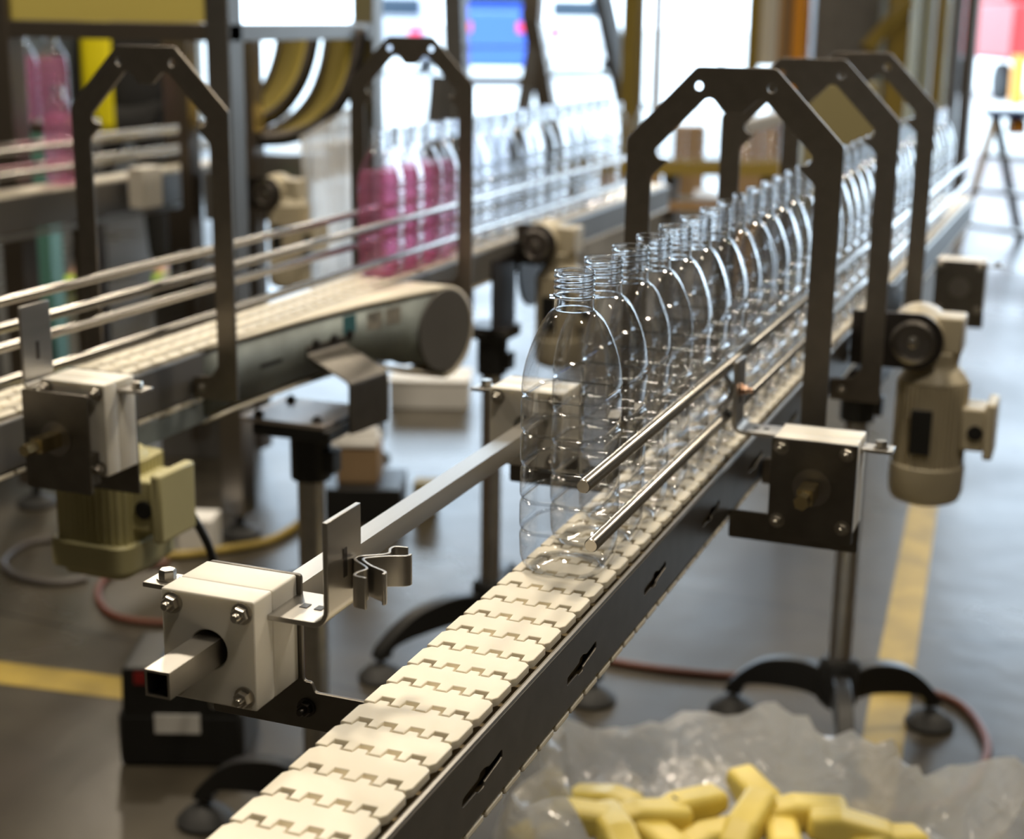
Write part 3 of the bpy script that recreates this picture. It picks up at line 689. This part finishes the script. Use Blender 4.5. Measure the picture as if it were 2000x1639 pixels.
# ------------------------------------------------------------------ hoses and cables on the floor
def fl(px, py, r): p = gp(px, py); return (p.x, p.y, r)
def hose(name, pts, r, m, label, cat='hose'):
    P = [Vector((x, y, z)) for x, y, z in pts]; Q = [P[0]]+P+[P[-1]]; out = []
    for i in range(1, len(Q)-2):
        p0, p1, p2, p3 = Q[i-1:i+3]
        for j in range(8):
            t = j/8; out.append(.5*(2*p1+(p2-p0)*t+(2*p0-5*p1+4*p2-p3)*t*t+(3*p1-p0-3*p2+p3)*t**3))
    return tag(MB().tube(out+[P[-1]], r, 10).build(name, m), label, cat)
hose('air_hose', [fl(*q, .009) for q in ((1130, 1270), (1200, 1300), (1400, 1325), (1650, 1335), (1850, 1370), (1925, 1450), (1910, 1520), (1850, 1575), (1740, 1600))], .009, 'brownh', 'brown hose curving over the floor around the right tripod stand')
hose('air_hose', [fl(*q, .009) for q in ((330, 1105), (235, 1120), (192, 1160), (215, 1205), (290, 1222), (400, 1220))], .009, 'brownh', 'brown hose looping on the floor behind the front white block')
hose('power_cable', [fl(*q, .009) for q in ((130, 1060), (60, 1065), (8, 1100), (25, 1128), (80, 1143), (130, 1143), (170, 1136))], .009, 'greyh', 'grey cable looped on the floor below the pale yellow motor', 'cable')
hose('power_cable', [(-.70, .46, H-.17), (-.68, .48, H-.24), (-.69, .50, H-.34), (-.74, .56, H-.50)]+[fl(*q, .008) for q in ((400, 1105), (440, 1128), (520, 1135), (600, 1120))], .006, 'black', 'black cable hanging down from the pale yellow motor', 'cable')
hose('air_hose', [fl(*q, .012) for q in ((320, 1094), (380, 1090), (450, 1080), (520, 1066), (570, 1040), (605, 1010))], .012, 'yellow', 'yellow hose on the floor left of the nose conveyor stand')

# ------------------------------------------------------------------ things on the floor
def axes(p):                                # camera-facing horizontal axes for distant boxes
    return _r.copy(), Vector((-_s, _c, 0))
t = thing('floor_charger', 'black floor box with a red top part and a blank white label, left front', 'tool box', (-1.21, 1.22, 0))
a, d = Vector((.93, .36, 0)), Vector((-.36, .93, 0)); c = Vector((-1.215, 1.215, 0))
MB().obox(c+Z*.058, a*.125, d*.10, Z*.058).build('base', 'black', t, .012)
MB().prism(rnd([(-.115, .105), (.118, .105), (.118, .130), (.06, .160), (-.03, .170), (-.04, .212), (-.112, .212)], .008), c-d*.0985, a, Z, d, .185).build('housing', 'black', t, .004)
MB().obox(c+a*.040+Z*.168-d*.02, a*.060, d*.075, Z*.010).build('red_cover', 'red', t, .006)
MB().obox(c+a*.115+Z*.140-d*.02, a*.015, d*.07, Z*.012).build('red_latch', 'red', t, .004)
MB().obox(c-a*.005+Z*.094-d*.1012, a*.045, d*.001, Z*.020).build('label_plate', 'paper', t)
MB().obox(c-a*.075+Z*.190-d*.0995, a*.012, d*.001, Z*.012).build('red_button', 'red', t)
def cbox(name, label, cat, p, w_, d_, h_, m, z=0, top=None, rot=0):
    a = Vector((math.cos(rot), math.sin(rot), 0)); e = Vector((-a.y, a.x, 0)); p = Vector((p[0], p[1], 0))
    t = thing(name, label, cat, (p.x, p.y, z))
    MB().obox(p+Z*(z+h_/2), a*w_/2, e*d_/2, Z*h_/2).build('body', m, t, .004)
    if top: MB().obox(p+Z*(z+h_+.006), a*(w_/2+.004), e*(d_/2+.004), Z*.006).build('lid', top, t, .002)
    return t
cbox('carton', 'white carton lying on the floor behind the rounded nose conveyor', 'box', (-1.95, 4.05), .30, .22, .10, 'paper', rot=.35, top='paper')
cbox('plastic_crate', 'black crate on the floor left of the near stand tube', 'crate', (-1.575, 2.715), .25, .22, .11, 'black', rot=.35)
cbox('carton', 'small brown carton standing on the black crate', 'box', (-1.585, 2.72), .125, .13, .11, 'card', .11, rot=.35)
for k in range(3):
    cbox('foam_sheet', f'{("lowest", "middle", "topmost")[k]} white sheet stacked on the small brown carton', 'sheet', (-1.60-.012*k, 2.72+.010*k), .145, .15, .016, 'paper', .2204+.0163*k, rot=.35+.1*k)
cbox('plastic_tub', 'yellow tub beside the black crate behind the square tube', 'tub', (-1.405, 2.80), .07, .07, .10, 'yellow', rot=.3)
cbox('carton', 'white box on the floor behind the pale yellow motor', 'box', (-1.85, 2.25), .10, .10, .10, 'paper', rot=.3)
# bag of yellow pieces
def bag():
    bm = bmesh.new(); n = 90; nr = 44; cx, cy_ = -.03, .98; rows = []
    random.seed(2)
    for j in range(nr+1):
        q = j/nr; row = []
        for i in range(n):
            a = 2*PI*i/n
            R = (.43+.05*math.sin(3*a+1)+.03*math.sin(7*a))
            r = q*1.0*R
            if q < .70: z = .150+.012*math.sin(9*q+3*a)
            elif q < .86: z = .150+(q-.70)/.16*(.105+.035*math.sin(2*a+.4)+.03*math.sin(5*a))
            else:
                top = .255+.035*math.sin(2*a+.4)+.03*math.sin(5*a); k = (q-.86)/.14; z = top*(1-k**1.5)+.002
            p = Vector((cx+r*math.cos(a)*(1.0 if q < .9 else 1.03), cy_+r*math.sin(a)*.80, z))
            if 0 < q < 1:
                nz = noise.noise(p*8)*.040+noise.noise(p*20+Vector((3, 1, 2)))*.018+noise.noise(p*44)*.012-abs(noise.noise(p*13+Vector((7, 2, 5))))*.035+.011
                p += Vector((nz*.5, nz*.4, nz*(1 if q < .97 else .2)))
                p.z = max(p.z, .004)
            row.append(bm.verts.new(p))
        rows.append(row)
    for j in range(nr):
        for i in range(n):
            bm.faces.new((rows[j][i], rows[j][(i+1) % n], rows[j+1][(i+1) % n], rows[j+1][i]))
    bmesh.ops.remove_doubles(bm, verts=bm.verts, dist=1e-5)
    me = bpy.data.meshes.new('plastic_bag'); bm.to_mesh(me); bm.free()
    return tag(link('plastic_bag', me, 'film', None, 0, 30), 'crumpled clear plastic bag of yellow pieces on the floor, lower right', 'bag')
bag()
random.seed(11)
PC = [(1345, 1580, .9), (1575, 1590, .3), (1460, 1610, 1.4), (1270, 1600, .5), (1200, 1625, 2.2), (1120, 1600, .1), (1660, 1622, .2), (1400, 1640, .8), (1530, 1650, 1.9), (1300, 1655, 2.6), (1060, 1635, 1.2), (1730, 1650, .7), (1180, 1570, 2.9), (1480, 1560, 2.4)]
for i, (px, py, a) in enumerate(PC):
    p = dp(px, py, 1); d = p-CAM; zt = .205-(.02 if i > 6 else 0); p = CAM+d*((zt-CAM.z)/d.z)
    u = Vector((math.cos(a), math.sin(a), random.uniform(-.25, .35))).normalized(); v = u.cross(Z).normalized(); w_ = v.cross(u)
    o = MB().prism(rnd([(-.066, -.022), (.022, -.026), (.068, -.010), (.066, .022), (-.020, .030), (-.068, .018)], .012, 4), p-v*.027, u, w_, v, .054).build('plastic_piece', 'caps', None, .012, 60, 4)
    if i in (0, 10):
        q = MB().lathe([(.011, 0), (.011, .002)], p+w_*.0265-u*.02, w_, 14).build('round_hole', 'black', o)
    tag(o, 'pale yellow moulded plastic piece in the crumpled clear bag', 'plastic piece', 'yellow plastic pieces in the bag')

# ------------------------------------------------------------------ machine frame, chutes and the line behind it on the left
t = thing('machine_stand', 'big brown-grey steel frame with a yellow top guard behind the left arch', 'machine frame', (-2.16, 2.82, 0))
for x, y in ((-1.807, 2.397), (-2.515, 2.397), (-1.807, 3.25), (-2.515, 3.25)):
    lg = MB().box(x-.036, x+.036, y-.036, y+.036, .07, 1.80 if y < 3 else 2.2).build('leg', 'framem' if x > -2 else 'brown', t, .003)
    MB().lathe([(.06, 0), (.06, .012), (.03, .03), (.012, .035), (.012, .07)], (x, y, 0), Z, 20).build('levelling_foot', 'rubber', lg)
fb = MB().box(-3.6, -1.771, 2.365, 2.43, H+.412, H+.458); fb.build('cross_beam', 'brown', t, .002)
MB().box(-1.84, -1.774, 2.43, 3.25, H+.412, H+.458).build('cross_beam', 'framem', t, .002)
MB().box(-3.6, -1.775, 2.38, 2.40, H+.459, H+.80).build('guard_panel', 'yelpol', t)
MB().box(-1.80, -1.775, 2.40, 2.43, H+.459, H+.80).build('corner_strip', 'yellow', t)
for x in (-2.04, -2.27): MB().box(x-.018, x+.018, 2.9, 2.96, .1, H+.45).build('post', 'brown', t)
# two curved chutes
def chute(label, P, D, wpx, m='chutetint'):
    W = [dp(px, py, D) for px, py in P]; ext = (dp(P[0][0]-wpx, P[0][1]+4, D*1.035)-W[0])
    t = thing('curved_chute', label, 'chute', W[-1], 'curved steel chutes')
    pts = [Vector(q) for q in W]; fine = []
    Q = [pts[0]]+pts+[pts[-1]]
    for i in range(1, len(Q)-2):
        p0, p1, p2, p3 = Q[i-1:i+3]
        for j in range(5): s = j/5; fine.append(.5*(2*p1+(p2-p0)*s+(2*p0-5*p1+4*p2-p3)*s*s+(3*p1-p0-3*p2+p3)*s**3))
    fine.append(pts[-1]); V = []; n = len(fine)
    for p in fine: V += [p, p+ext]
    o = MB().add(V, [(2*i, 2*i+2, 2*i+3, 2*i+1) for i in range(n-1)]).build('sheet', m, t); s = o.modifiers.new('thick', 'SOLIDIFY'); s.thickness = .004
    for e, k in ((Vector((0, 0, 0)), 0), (ext, 1)):
        rl = MB(); V = []; Fc = []
        for i, p in enumerate(fine):
            tt = (fine[min(i+1, n-1)]-fine[max(i-1, 0)]).normalized(); nn = tt.cross(ext).normalized()
            V += [p+e-nn*.022, p+e+nn*.022]
        rl.add(V, [(2*i, 2*i+2, 2*i+3, 2*i+1) for i in range(n-1)])
        q = rl.build('side_rail', 'dark', t); s = q.modifiers.new('thick', 'SOLIDIFY'); s.thickness = .006; s.offset = 0
    return t
chute('left curved steel chute with painted-in yellow reflections beside the frame', [(616, 50), (606, 110), (586, 165), (548, 215), (495, 243), (440, 252)], 4.9, 62)
chute('right curved steel chute with painted-in yellow reflections beside the frame', [(706, 55), (694, 130), (668, 195), (622, 245), (565, 268), (505, 272)], 4.75, 60)
ch = MB(); c0 = dp(540, 285, 4.85)
ch.obox((c0.x, c0.y, c0.z-.055), _r*.16, Vector((-_s, _c, 0))*.09, Z*.035)
tag(ch.build('transfer_plate', 'framem', None, .002), 'bright steel transfer plate at the foot of the curved chutes', 'plate')
# line behind
t = thing('conveyor', 'blurred conveyor at far left carrying a pink bottle behind the frame legs', 'conveyor', (-2.41, 1.9, H-.1))
MB().box(-2.46, -2.35, .4, 4.4, H-.008, H).build('belt', 'chain', t); MB().box(-2.47, -2.465, .4, 4.4, H-.10, H-.01).box(-2.345, -2.34, .4, 4.4, H-.10, H-.01).build('side_plate', 'framem', t)
MB().box(-2.33, -2.328, .5, 4.2, H-.118, H-.103).build('lower_edge', 'steel', t)
for z in (.055, .118):
    for x in (-2.345, -2.4635):
        pos = 'upper' if z > .1 else 'lower'; side_ = 'front' if x > -2.4 else 'rear'
        rod('guide_rod', x, z, .4, 4.2, f'{pos} {side_} guide rod on the blurred conveyor at far left', .0085, 'guide rods of the far left conveyor')
b = bottle((-2.405, 2.47, H+.001), 'bottle of pink liquid standing on the blurred conveyor at far left', 'pink bottles at far left', True)
e = dp(85, 237, 4.9)
tb_ = thing('infeed_table', 'brown steel infeed table behind the far left conveyor', 'table', (e.x-.1, e.y+.03, 0))
ta, td = Vector((math.cos(.37), math.sin(.37), 0)), Vector((-math.sin(.37), math.cos(.37), 0)); tc_ = Vector((e.x-.1, e.y+.03, 0))
MB().obox(tc_+Z*(e.z-.018), ta*.21, td*.13, Z*.015).build('table_top', 'brown', tb_, .002)
for i_ in (-1, 1):
    for j_ in (-1, 1): q = tc_+ta*i_*.19+td*j_*.11; MB().box(q.x-.018, q.x+.018, q.y-.018, q.y+.018, 0, e.z-.034).build('leg', 'brown', tb_)
for i, (dx_, dy_) in enumerate(((.035, .015), (-.055, -.02), (-.145, -.055))):
    bottle((e.x+dx_, e.y+dy_, e.z), f'pink-filled bottle on the infeed table at far left, {("rightmost", "middle", "leftmost")[i]} of three', 'pink bottles at far left', True)
cbox('guide_block', 'blurred white block with a grey face on the far left conveyor', 'guide block', (-2.255, 2.66), .055, .10, .12, 'white', H-.08)
cbox('control_box', 'dark grey box beam under the chutes behind the left arch', 'control box', (-2.10, 3.05), .32, .12, .15, 'greym', H-.15, rot=.3)
gearmotor('blurred beige motor behind the left conveyor below the curved chutes', -1.86, 2.72, -.02, -1.82, -.06, -.30, .062, 'cream', -1.95)
for k in range(2):
    cbox('storage_tray', f'{("lower", "upper")[k]} pale blue tray stacked behind the left arch legs', 'tray', (-2.35, 3.12), .16, .12, .035, 'lightgrey', .60+.05*k, rot=.3)
cbox('work_stool', 'dark stool under the pale blue trays behind the left arch', 'stool', (-2.35, 3.12), .3, .2, .599, 'greym', rot=.3)
cbox('steel_column', 'teal painted machine column at far left below the conveyor', 'column', (-3.35, 3.55), .13, .13, 1.05, 'teal', rot=.3)
cbox('steel_column', 'teal painted machine column at the left picture edge', 'column', (-3.72, 3.35), .13, .13, 1.05, 'teal', rot=.3)
cbox('cable_box', 'small green box behind the left arch post', 'box', (-1.93, 2.9), .03, .04, .10, 'green', H-.10)
# hanging sheet of white film
V = []; Fc = []; nx, nz_ = 16, 18; p0 = dp(600, 268, 4.6); 
for j in range(nz_+1):
    for i in range(nx+1):
        u, v = i/nx, j/nz_
        wv = .030*math.sin(9*u+2*v)+.02*math.sin(17*u+1)
        V.append(p0+_r*(.17*(u-.15+.12*v))-Z*(.52*v-.10*u*(1-v))+Vector((-_s, _c, 0))*wv)
for j in range(nz_):
    for i in range(nx): Fc.append((j*(nx+1)+i, j*(nx+1)+i+1, (j+1)*(nx+1)+i+1, (j+1)*(nx+1)+i))
tag(MB().add(V, Fc).build('plastic_sheet', 'whitefilm', None, 0, 60), 'creased white plastic sheet hanging behind the second left arch', 'plastic sheet')

# ------------------------------------------------------------------ worker behind the frame
def skin_mesh(name, pts, edges, rad, m, parent, sub=2):
    me = bpy.data.meshes.new(name); off = WL[parent.name] if parent else Vector((0, 0, 0))
    me.from_pydata([tuple(Vector(p)-off) for p in pts], edges, []); o = bpy.data.objects.new(name, me); col.objects.link(o)
    md = o.modifiers.new('skin', 'SKIN'); md.use_smooth_shade = True
    for i, s in enumerate(me.skin_vertices[0].data):
        r = rad[i]; s.radius = r if isinstance(r, tuple) else (r, r); s.use_root = (i == 0)
    ss = o.modifiers.new('sub', 'SUBSURF'); ss.levels = ss.render_levels = sub
    dg = bpy.context.evaluated_depsgraph_get(); em = bpy.data.meshes.new_from_object(o.evaluated_get(dg)); bpy.data.objects.remove(o)
    em.name = name; q = link(name, em, m, parent, 0, 0)
    em.polygons.foreach_set('use_smooth', [True]*len(em.polygons)); return q
def worker(base):
    b = Vector(base); f = Vector((.45, -.89, 0)); r = Vector((.89, .45, 0))    # facing, and the figure's right-hand side in the picture
    def P(x, y, z): return b+r*x+f*y+Z*z
    J = [P(0, 0, .95), P(0, -.01, 1.12), P(0, 0, 1.36), P(0, .01, 1.49), P(0, .02, 1.55), P(0, .03, 1.64), P(0, .02, 1.74),
         P(.09, 0, .90), P(.11, .02, .49), P(.12, -.02, .09), P(.13, .11, .04),
         P(-.09, 0, .90), P(-.21, .06, .49), P(-.31, .03, .09), P(-.34, .16, .04),
         P(.19, 0, 1.40), P(.245, -.01, 1.13), P(.25, .04, .88), P(.25, .06, .80),
         P(-.19, 0, 1.40), P(-.245, -.01, 1.13), P(-.25, .04, .88), P(-.25, .06, .80)]
    E = [(0, 1), (1, 2), (2, 3), (3, 4), (4, 5), (5, 6), (0, 7), (7, 8), (8, 9), (9, 10), (0, 11), (11, 12), (12, 13), (13, 14), (2, 15), (15, 16), (16, 17), (17, 18), (2, 19), (19, 20), (20, 21), (21, 22)]
    R = [(.15, .11), (.135, .10), (.16, .11), .06, .058, (.078, .095), (.06, .07), .085, .058, .042, .036, .085, .058, .042, .036, .056, .044, .032, (.04, .02), .056, .044, .032, (.04, .02)]
    for s, k in ((1, 18), (-1, 22)):        # fingers and thumbs
        h = J[k]
        for q, ln in ((-.028, .055), (-.010, .068), (.009, .064), (.027, .050)):
            a = len(J); J += [h+f*q-Z*.03, h+f*(q*1.1)-Z*(.03+ln*.5)-r*s*.006, h+f*(q*1.1)-Z*(.03+ln*.95)-r*s*.022]; E += [(k, a), (a, a+1), (a+1, a+2)]; R += [.010, .009, .008]
        a = len(J); J += [h+f*.036-r*s*.006+Z*.005, h+f*.058-r*s*.014-Z*.030]; E += [(k, a), (a, a+1)]; R += [.011, .009]
    body = skin_mesh('person', J, E, R, 'skin', None, 1)
    tag(body, 'person in black work clothes with a yellow vest behind the left arch', 'person')
    skin_mesh('jacket', [J[0]-Z*.10, J[1], J[2], J[2]+Z*.10, J[15], J[16], J[17], J[19], J[20], J[21]], [(0, 1), (1, 2), (2, 3), (2, 4), (4, 5), (5, 6), (2, 7), (7, 8), (8, 9)],
              [(.215, .165), (.185, .14), (.19, .135), .085, .075, .06, .046, .075, .06, .046], 'cloth', body)
    skin_mesh('trousers', [J[0], J[7], J[8], J[9]+Z*.02, J[11], J[12], J[13]+Z*.02], [(0, 1), (1, 2), (2, 3), (0, 4), (4, 5), (5, 6)], [(.175, .13), .105, .078, .062, .105, .078, .062], 'cloth', body)
    vp = MB()
    V = []; Fc = []
    for j in range(9):
        z = 1.43-.62*j/8
        for i in range(7): x = -.215+.155*i/6; V.append(P(x, .185-.9*max(0, abs(x)-.10)**1.5-.02*abs(j-4)/4, z))
    for j in range(8):
        for i in range(6): Fc.append((j*7+i, j*7+i+1, j*7+i+8, j*7+i+7))
    q = vp.add(V, Fc).build('vest_panel', 'hivis', body); s = q.modifiers.new('thick', 'SOLIDIFY'); s.thickness = .012
    for a, k in ((9, 10), (13, 14)):
        skin_mesh('shoe', [J[a]+Z*.0-f*.03-Z*.04, J[k]+f*.02-Z*.0, J[k]+f*.09-Z*.002], [(0, 1), (1, 2)], [(.05, .045), (.052, .036), (.042, .03)], 'lime', body)
    hm = MB().lathe([(.0, .125), (.055, .11), (.088, .06), (.092, .0), (.085, -.035)], J[5]-f*.018+Z*.005, Z, 20); hm.build('hair', 'hair', body)
    fc = MB()
    for s in (-1, 1): fc.lathe([(0, .008), (.010, .004), (.012, 0)], J[5]+f*.090+r*s*.032-Z*.0, f, 10)
    fc.build('eye', 'paper', body)
    MB().lathe([(0, .022), (.010, .008), (.014, -.004)], J[5]+f*.094-Z*.035, f, 10).build('nose', 'skin', body)
    MB().obox(J[5]+f*.088-Z*.068, r*.022, f*.006, Z*.005).build('mouth', mat('lip', (.45, .18, .16), .5), body)
worker(tuple(gp(272, 556)))

# ------------------------------------------------------------------ far cross conveyor with bottles and cartons
q0, q1 = dp(1085, 318, 7.2), dp(1540, 318, 7.2); dv = (q1-q0); dv.z = 0; L_ = dv.length; dv.normalize(); nv = Vector((-dv.y, dv.x, 0)); zt = q0.z
t = thing('conveyor', 'far crosswise conveyor with tan side rails seen through the nearest arch', 'conveyor', ((q0.x+q1.x)/2, (q0.y+q1.y)/2, zt-.1))
c = (q0+q1)/2; c.z = zt
MB().obox(c-Z*.006, dv*L_/2, nv*.07, Z*.006).build('belt', 'lightgrey', t)
MB().obox(c-nv*.075-Z*.012, dv*L_/2, nv*.006, Z*.030).build('side_rail', 'olivecol', t); MB().obox(c+nv*.075-Z*.012, dv*L_/2, nv*.006, Z*.030).build('side_rail', 'olivecol', t)
MB().obox(c-nv*.06-Z*.185, dv*L_/2, nv*.012, Z*.020).build('lower_rail', 'browny', t)
for k in (-.42, .0, .42): 
    e = c+dv*L_*k; MB().box(e.x-.03, e.x+.03, e.y-.03, e.y+.03, 0, zt-.02).build('leg', 'greym', t)
for i in range(9):
    e = q0+dv*(.05+.118*i); bottle((e.x, e.y, zt+.001), f'blurred clear bottle on the far crosswise conveyor, {ORD[i]} from the left', 'bottles on the far crosswise conveyor', False, .3)
for i, (px, py, D, w_, h_, lab) in enumerate(((1255, 352, 7.7, .17, .16, 'brown carton stacked under the far crosswise conveyor'), (1190, 352, 7.8, .11, .15, 'pale brown carton left of the other under the far conveyor'), (1330, 360, 7.6, .12, .16, 'brown carton right of the others under the far conveyor'))):
    e = dp(px, py, D); cbox('carton', lab, 'box', (e.x, e.y), w_, .15, h_, 'card', max(e.z-h_/2, dp(1250, 375, 7.7).z+.002), rot=.36)
e = dp(1250, 395, 7.7); cbox('pallet_stack', 'low pale pallet stack carrying the cartons under the far conveyor', 'pallet', (e.x, e.y), .75, .35, dp(1250, 375, 7.7).z, 'lightgrey', rot=.36)
cbox('carton', 'tall brown carton standing behind the far crosswise conveyor bottles', 'box', tuple(dp(1345, 300, 8.6))[:2], .17, .17, dp(1345, 245, 8.6).z, 'card', rot=.3)
cbox('carton', 'tall brown carton right of its twin behind the far crosswise conveyor', 'box', tuple(dp(1470, 300, 8.7))[:2], .20, .17, dp(1470, 248, 8.7).z, 'card', rot=.3)

# ------------------------------------------------------------------ far end of the hall
def upright(name, label, cat, px, py0, D, wpx, m, ztop=4.4, dx=0, grp=None):
    p = dp(px, 100, D); wd = wpx*D/F_PX; q = dp(px+dx, 100, D)
    b = MB().bar((p.x, p.y, 0), (q.x, q.y, ztop), wd, wd*.8, (_s, _c, .01))
    return tag(b.build(name, m, None, .004), label, cat, grp)
upright('column', 'ochre yellow square column behind the left end of the nearest arch', 'column', 1236, 0, 15, 36, 'olivecol')
upright('pipe_post', 'thin tan post right of the ochre column at the doorway', 'post', 1284, 0, 15, 15, 'browny')
upright('column', 'tan door post left of the white panel above the nearest arch', 'column', 1470, 0, 14.5, 20, 'olivecol')
upright('column', 'tan door post right of the white panel above the second arch', 'column', 1528, 0, 14.5, 17, 'browny')
upright('column', 'bright orange post above the second arch', 'column', 1562, 0, 14.2, 28, 'orange')
upright('column', 'ochre column above the third arch', 'column', 1762, 0, 14.6, 46, 'olivecol')
upright('column', 'narrow ochre column right of the third arch', 'column', 1838, 0, 14.4, 24, 'olivecol')
upright('column', 'pale grey column beside the narrow ochre one at right', 'column', 1812, 0, 14.9, 24, 'lightgrey')
upright('column', 'dark grey steel column right of the arches', 'column', 1866, 0, 13.2, 20, 'greym')
upright('column', 'dark shiny steel column left of the red vehicle', 'column', 1894, 0, 12.6, 22, 'brown')
p = dp(1692, 96, 14.3); q = dp(1775, 2, 14.3)
tag(MB().bar(p, q, .11, .10).build('diagonal_brace', 'olivecol'), 'ochre diagonal brace beside the ochre column above the third arch', 'brace')
p = dp(1288, -96, 15.1); q = dp(1412, 128, 15.5)
tag(MB().bar(p, q, .035, .035).build('prop_rod', 'greym'), 'thin dark slanting rod in the bright doorway above the nearest arch', 'rod')
e = dp(1498, 60, 14.6); tag(MB().obox((e.x, e.y, 1.95), _r*.115, Vector((-_s, _c, 0))*.02, Z*.95).build('white_panel', 'paper'), 'white panel between two tan door posts above the second arch', 'panel')
cbox('control_cabinet', 'dark grey cabinet standing behind the second and third arches', 'cabinet', tuple(dp(1645, 100, 14.8))[:2], .60, .4, 2.4, 'greym', rot=.3)
cbox('control_cabinet', 'light grey cabinet between the orange post and dark cabinet', 'cabinet', tuple(dp(1705, 100, 15.2))[:2], .16, .3, 2.4, 'lightgrey', rot=.3)
# gantry frame in the doorway
t = thing('gantry_frame', 'dark steel gantry with splayed legs standing in the bright doorway', 'gantry', dp(1060, 280, 16.5).xy.to_3d())
D = 16.5
def gb(a, b_, w_, nm, m='brown'):
    MB().bar(dp(*a, D), dp(*b_, D), w_*D/F_PX, w_*D/F_PX*.7).build(nm, m, t)
gb((884, -140), (900, 345), 42, 'leg', 'greym'); gb((1052, -120), (1040, 40), 38, 'leg'); gb((1036, 20), (1092, 340), 34, 'leg'); gb((1045, 80), (1000, 340), 26, 'leg', 'greym')
gb((1150, -130), (1250, 330), 34, 'leg', 'greym'); gb((905, 158), (1045, 158), 22, 'cross_beam'); gb((1070, 148), (1216, 148), 8, 'cross_beam'); gb((905, 92), (1040, 92), 6, 'tie_rod', 'greym'); gb((1055, 86), (1190, 96), 4, 'tie_rod', 'greym')
gb((860, 150), (845, 320), 34, 'foot_post', 'greym'); gb((860, -135), (1175, -135), 34, 'cross_beam', 'greym')
# vehicles outside
def vehicle(name, label, px, D, w_, h_, l_, m, z0=.35, lights=True, py=60):
    p = dp(px, py, D); a = _r; d = Vector((-_s, _c, 0)); c = Vector((p.x, p.y, 0)); t = thing(name, label, 'vehicle', (c.x, c.y, -.02))
    MB().obox(c+Z*(z0+h_*.3), a*w_/2, d*l_/2, Z*h_*.3).build('body', m, t, .08, 38, 3)
    MB().obox(c+Z*(z0+h_*.78)+d*.15, a*w_*.44, d*l_*.36, Z*h_*.22).build('cab', m, t, .12, 38, 3)
    MB().obox(c+Z*(z0+h_*.80)+d*.15, a*w_*.40, d*l_*.37, Z*h_*.13).build('window', 'glass', t, .05)
    for sx in (-1, 1):
        for sy in (-1, 1): MB().lathe([(.20, -.1), (.33, -.1), (.35, -.06), (.35, .06), (.33, .1), (.2, .1)], c+a*sx*w_*.44+d*sy*l_*.32+Z*.33, a, 20).build('wheel', 'tyre', t)
    if lights:
        for sx in (-1, 1): MB().obox(c+a*sx*w_*.36+Z*(z0+h_*.42)-d*(l_/2+.01), a*.16, d*.02, Z*.10).build('tail_light', 'taillight', t, .02)
    return t
vehicle('van', 'blue van parked outside the doorway between the gantry legs', 968, 34, 1.75, 1.9, 4.2, 'blue')
vehicle('van', 'red vehicle parked outside at the right picture edge', 2010, 30, 2.0, 1.7, 4.4, 'red', z0=.72, lights=False)
vehicle('car', 'white car parked outside behind the gantry', 1130, 40, 1.8, 1.5, 4.2, 'paper')
vehicle('car', 'pale car parked outside behind the second left arch', 770, 38, 1.8, 1.5, 4.2, 'lightgrey')
# step ladder at right
t = thing('step_ladder', 'aluminium step ladder with a dark blue top at the right edge', 'ladder', gp(1955, 500))
D = 10.0; top = dp(1962, 222, D)
fA, fB = gp(1868, 490), gp(1985, 520); fC, fD = gp(1992, 470), gp(2090, 490)
tl, tr = dp(1945, 225, D), dp(2040, 225, D)
for a_, b_ in ((fA, tl), (fB+Vector((.12, 0, 0)), tr)): MB().bar((a_.x, a_.y, 0), b_, .05, .03).build('rail', 'framem', t)
for a_, b_ in ((fC, tl), (fD, tr)): MB().bar((a_.x, a_.y, 0), b_, .05, .025).build('rear_leg', 'greym', t)
for k in (.2, .45, .7): 
    a_ = fA.lerp(tl, k); b_ = (fB+Vector((.12, 0, 0))).lerp(tr, k); MB().bar((a_.x, a_.y, tl.z*k), (b_.x, b_.y, tl.z*k), .07, .025).build('step', 'framem', t)
MB().obox((tl+tr)/2+Z*.01, _r*.21, Vector((-_s, _c, 0))*.12, Z*.022).build('top_cap', 'navy', t, .01)
MB().obox(tl.lerp(tr, .45)-Z*.07, _r*.05, Vector((-_s, _c, 0))*.05, Z*.05).build('orange_tray', 'orange', t, .01)
p = dp(1992, 108, 27); tag(MB().obox((p.x, p.y, p.z/2), _r*.10, Vector((-_s, _c, 0))*.10, Z*p.z/2).build('traffic_bollard', 'orange', None, .02), 'orange bollard below the red vehicle at the right edge', 'bollard')
p, q = dp(1452, 248, 6.0), dp(1540, 226, 6.1)
tag(MB().bar(p, q, .05, .05).bar(q, (q.x, q.y, 0), .04, .04).build('support_arm', 'lightgrey', None, .006), 'grey-blue support arm seen through the nearest arch', 'support arm')
p = dp(1640, 160, 9.0)
cbox('control_desk', 'olive sheet metal desk standing behind the second arch', 'desk', (p.x, p.y), .42, .30, p.z, 'olivedesk', rot=.3)
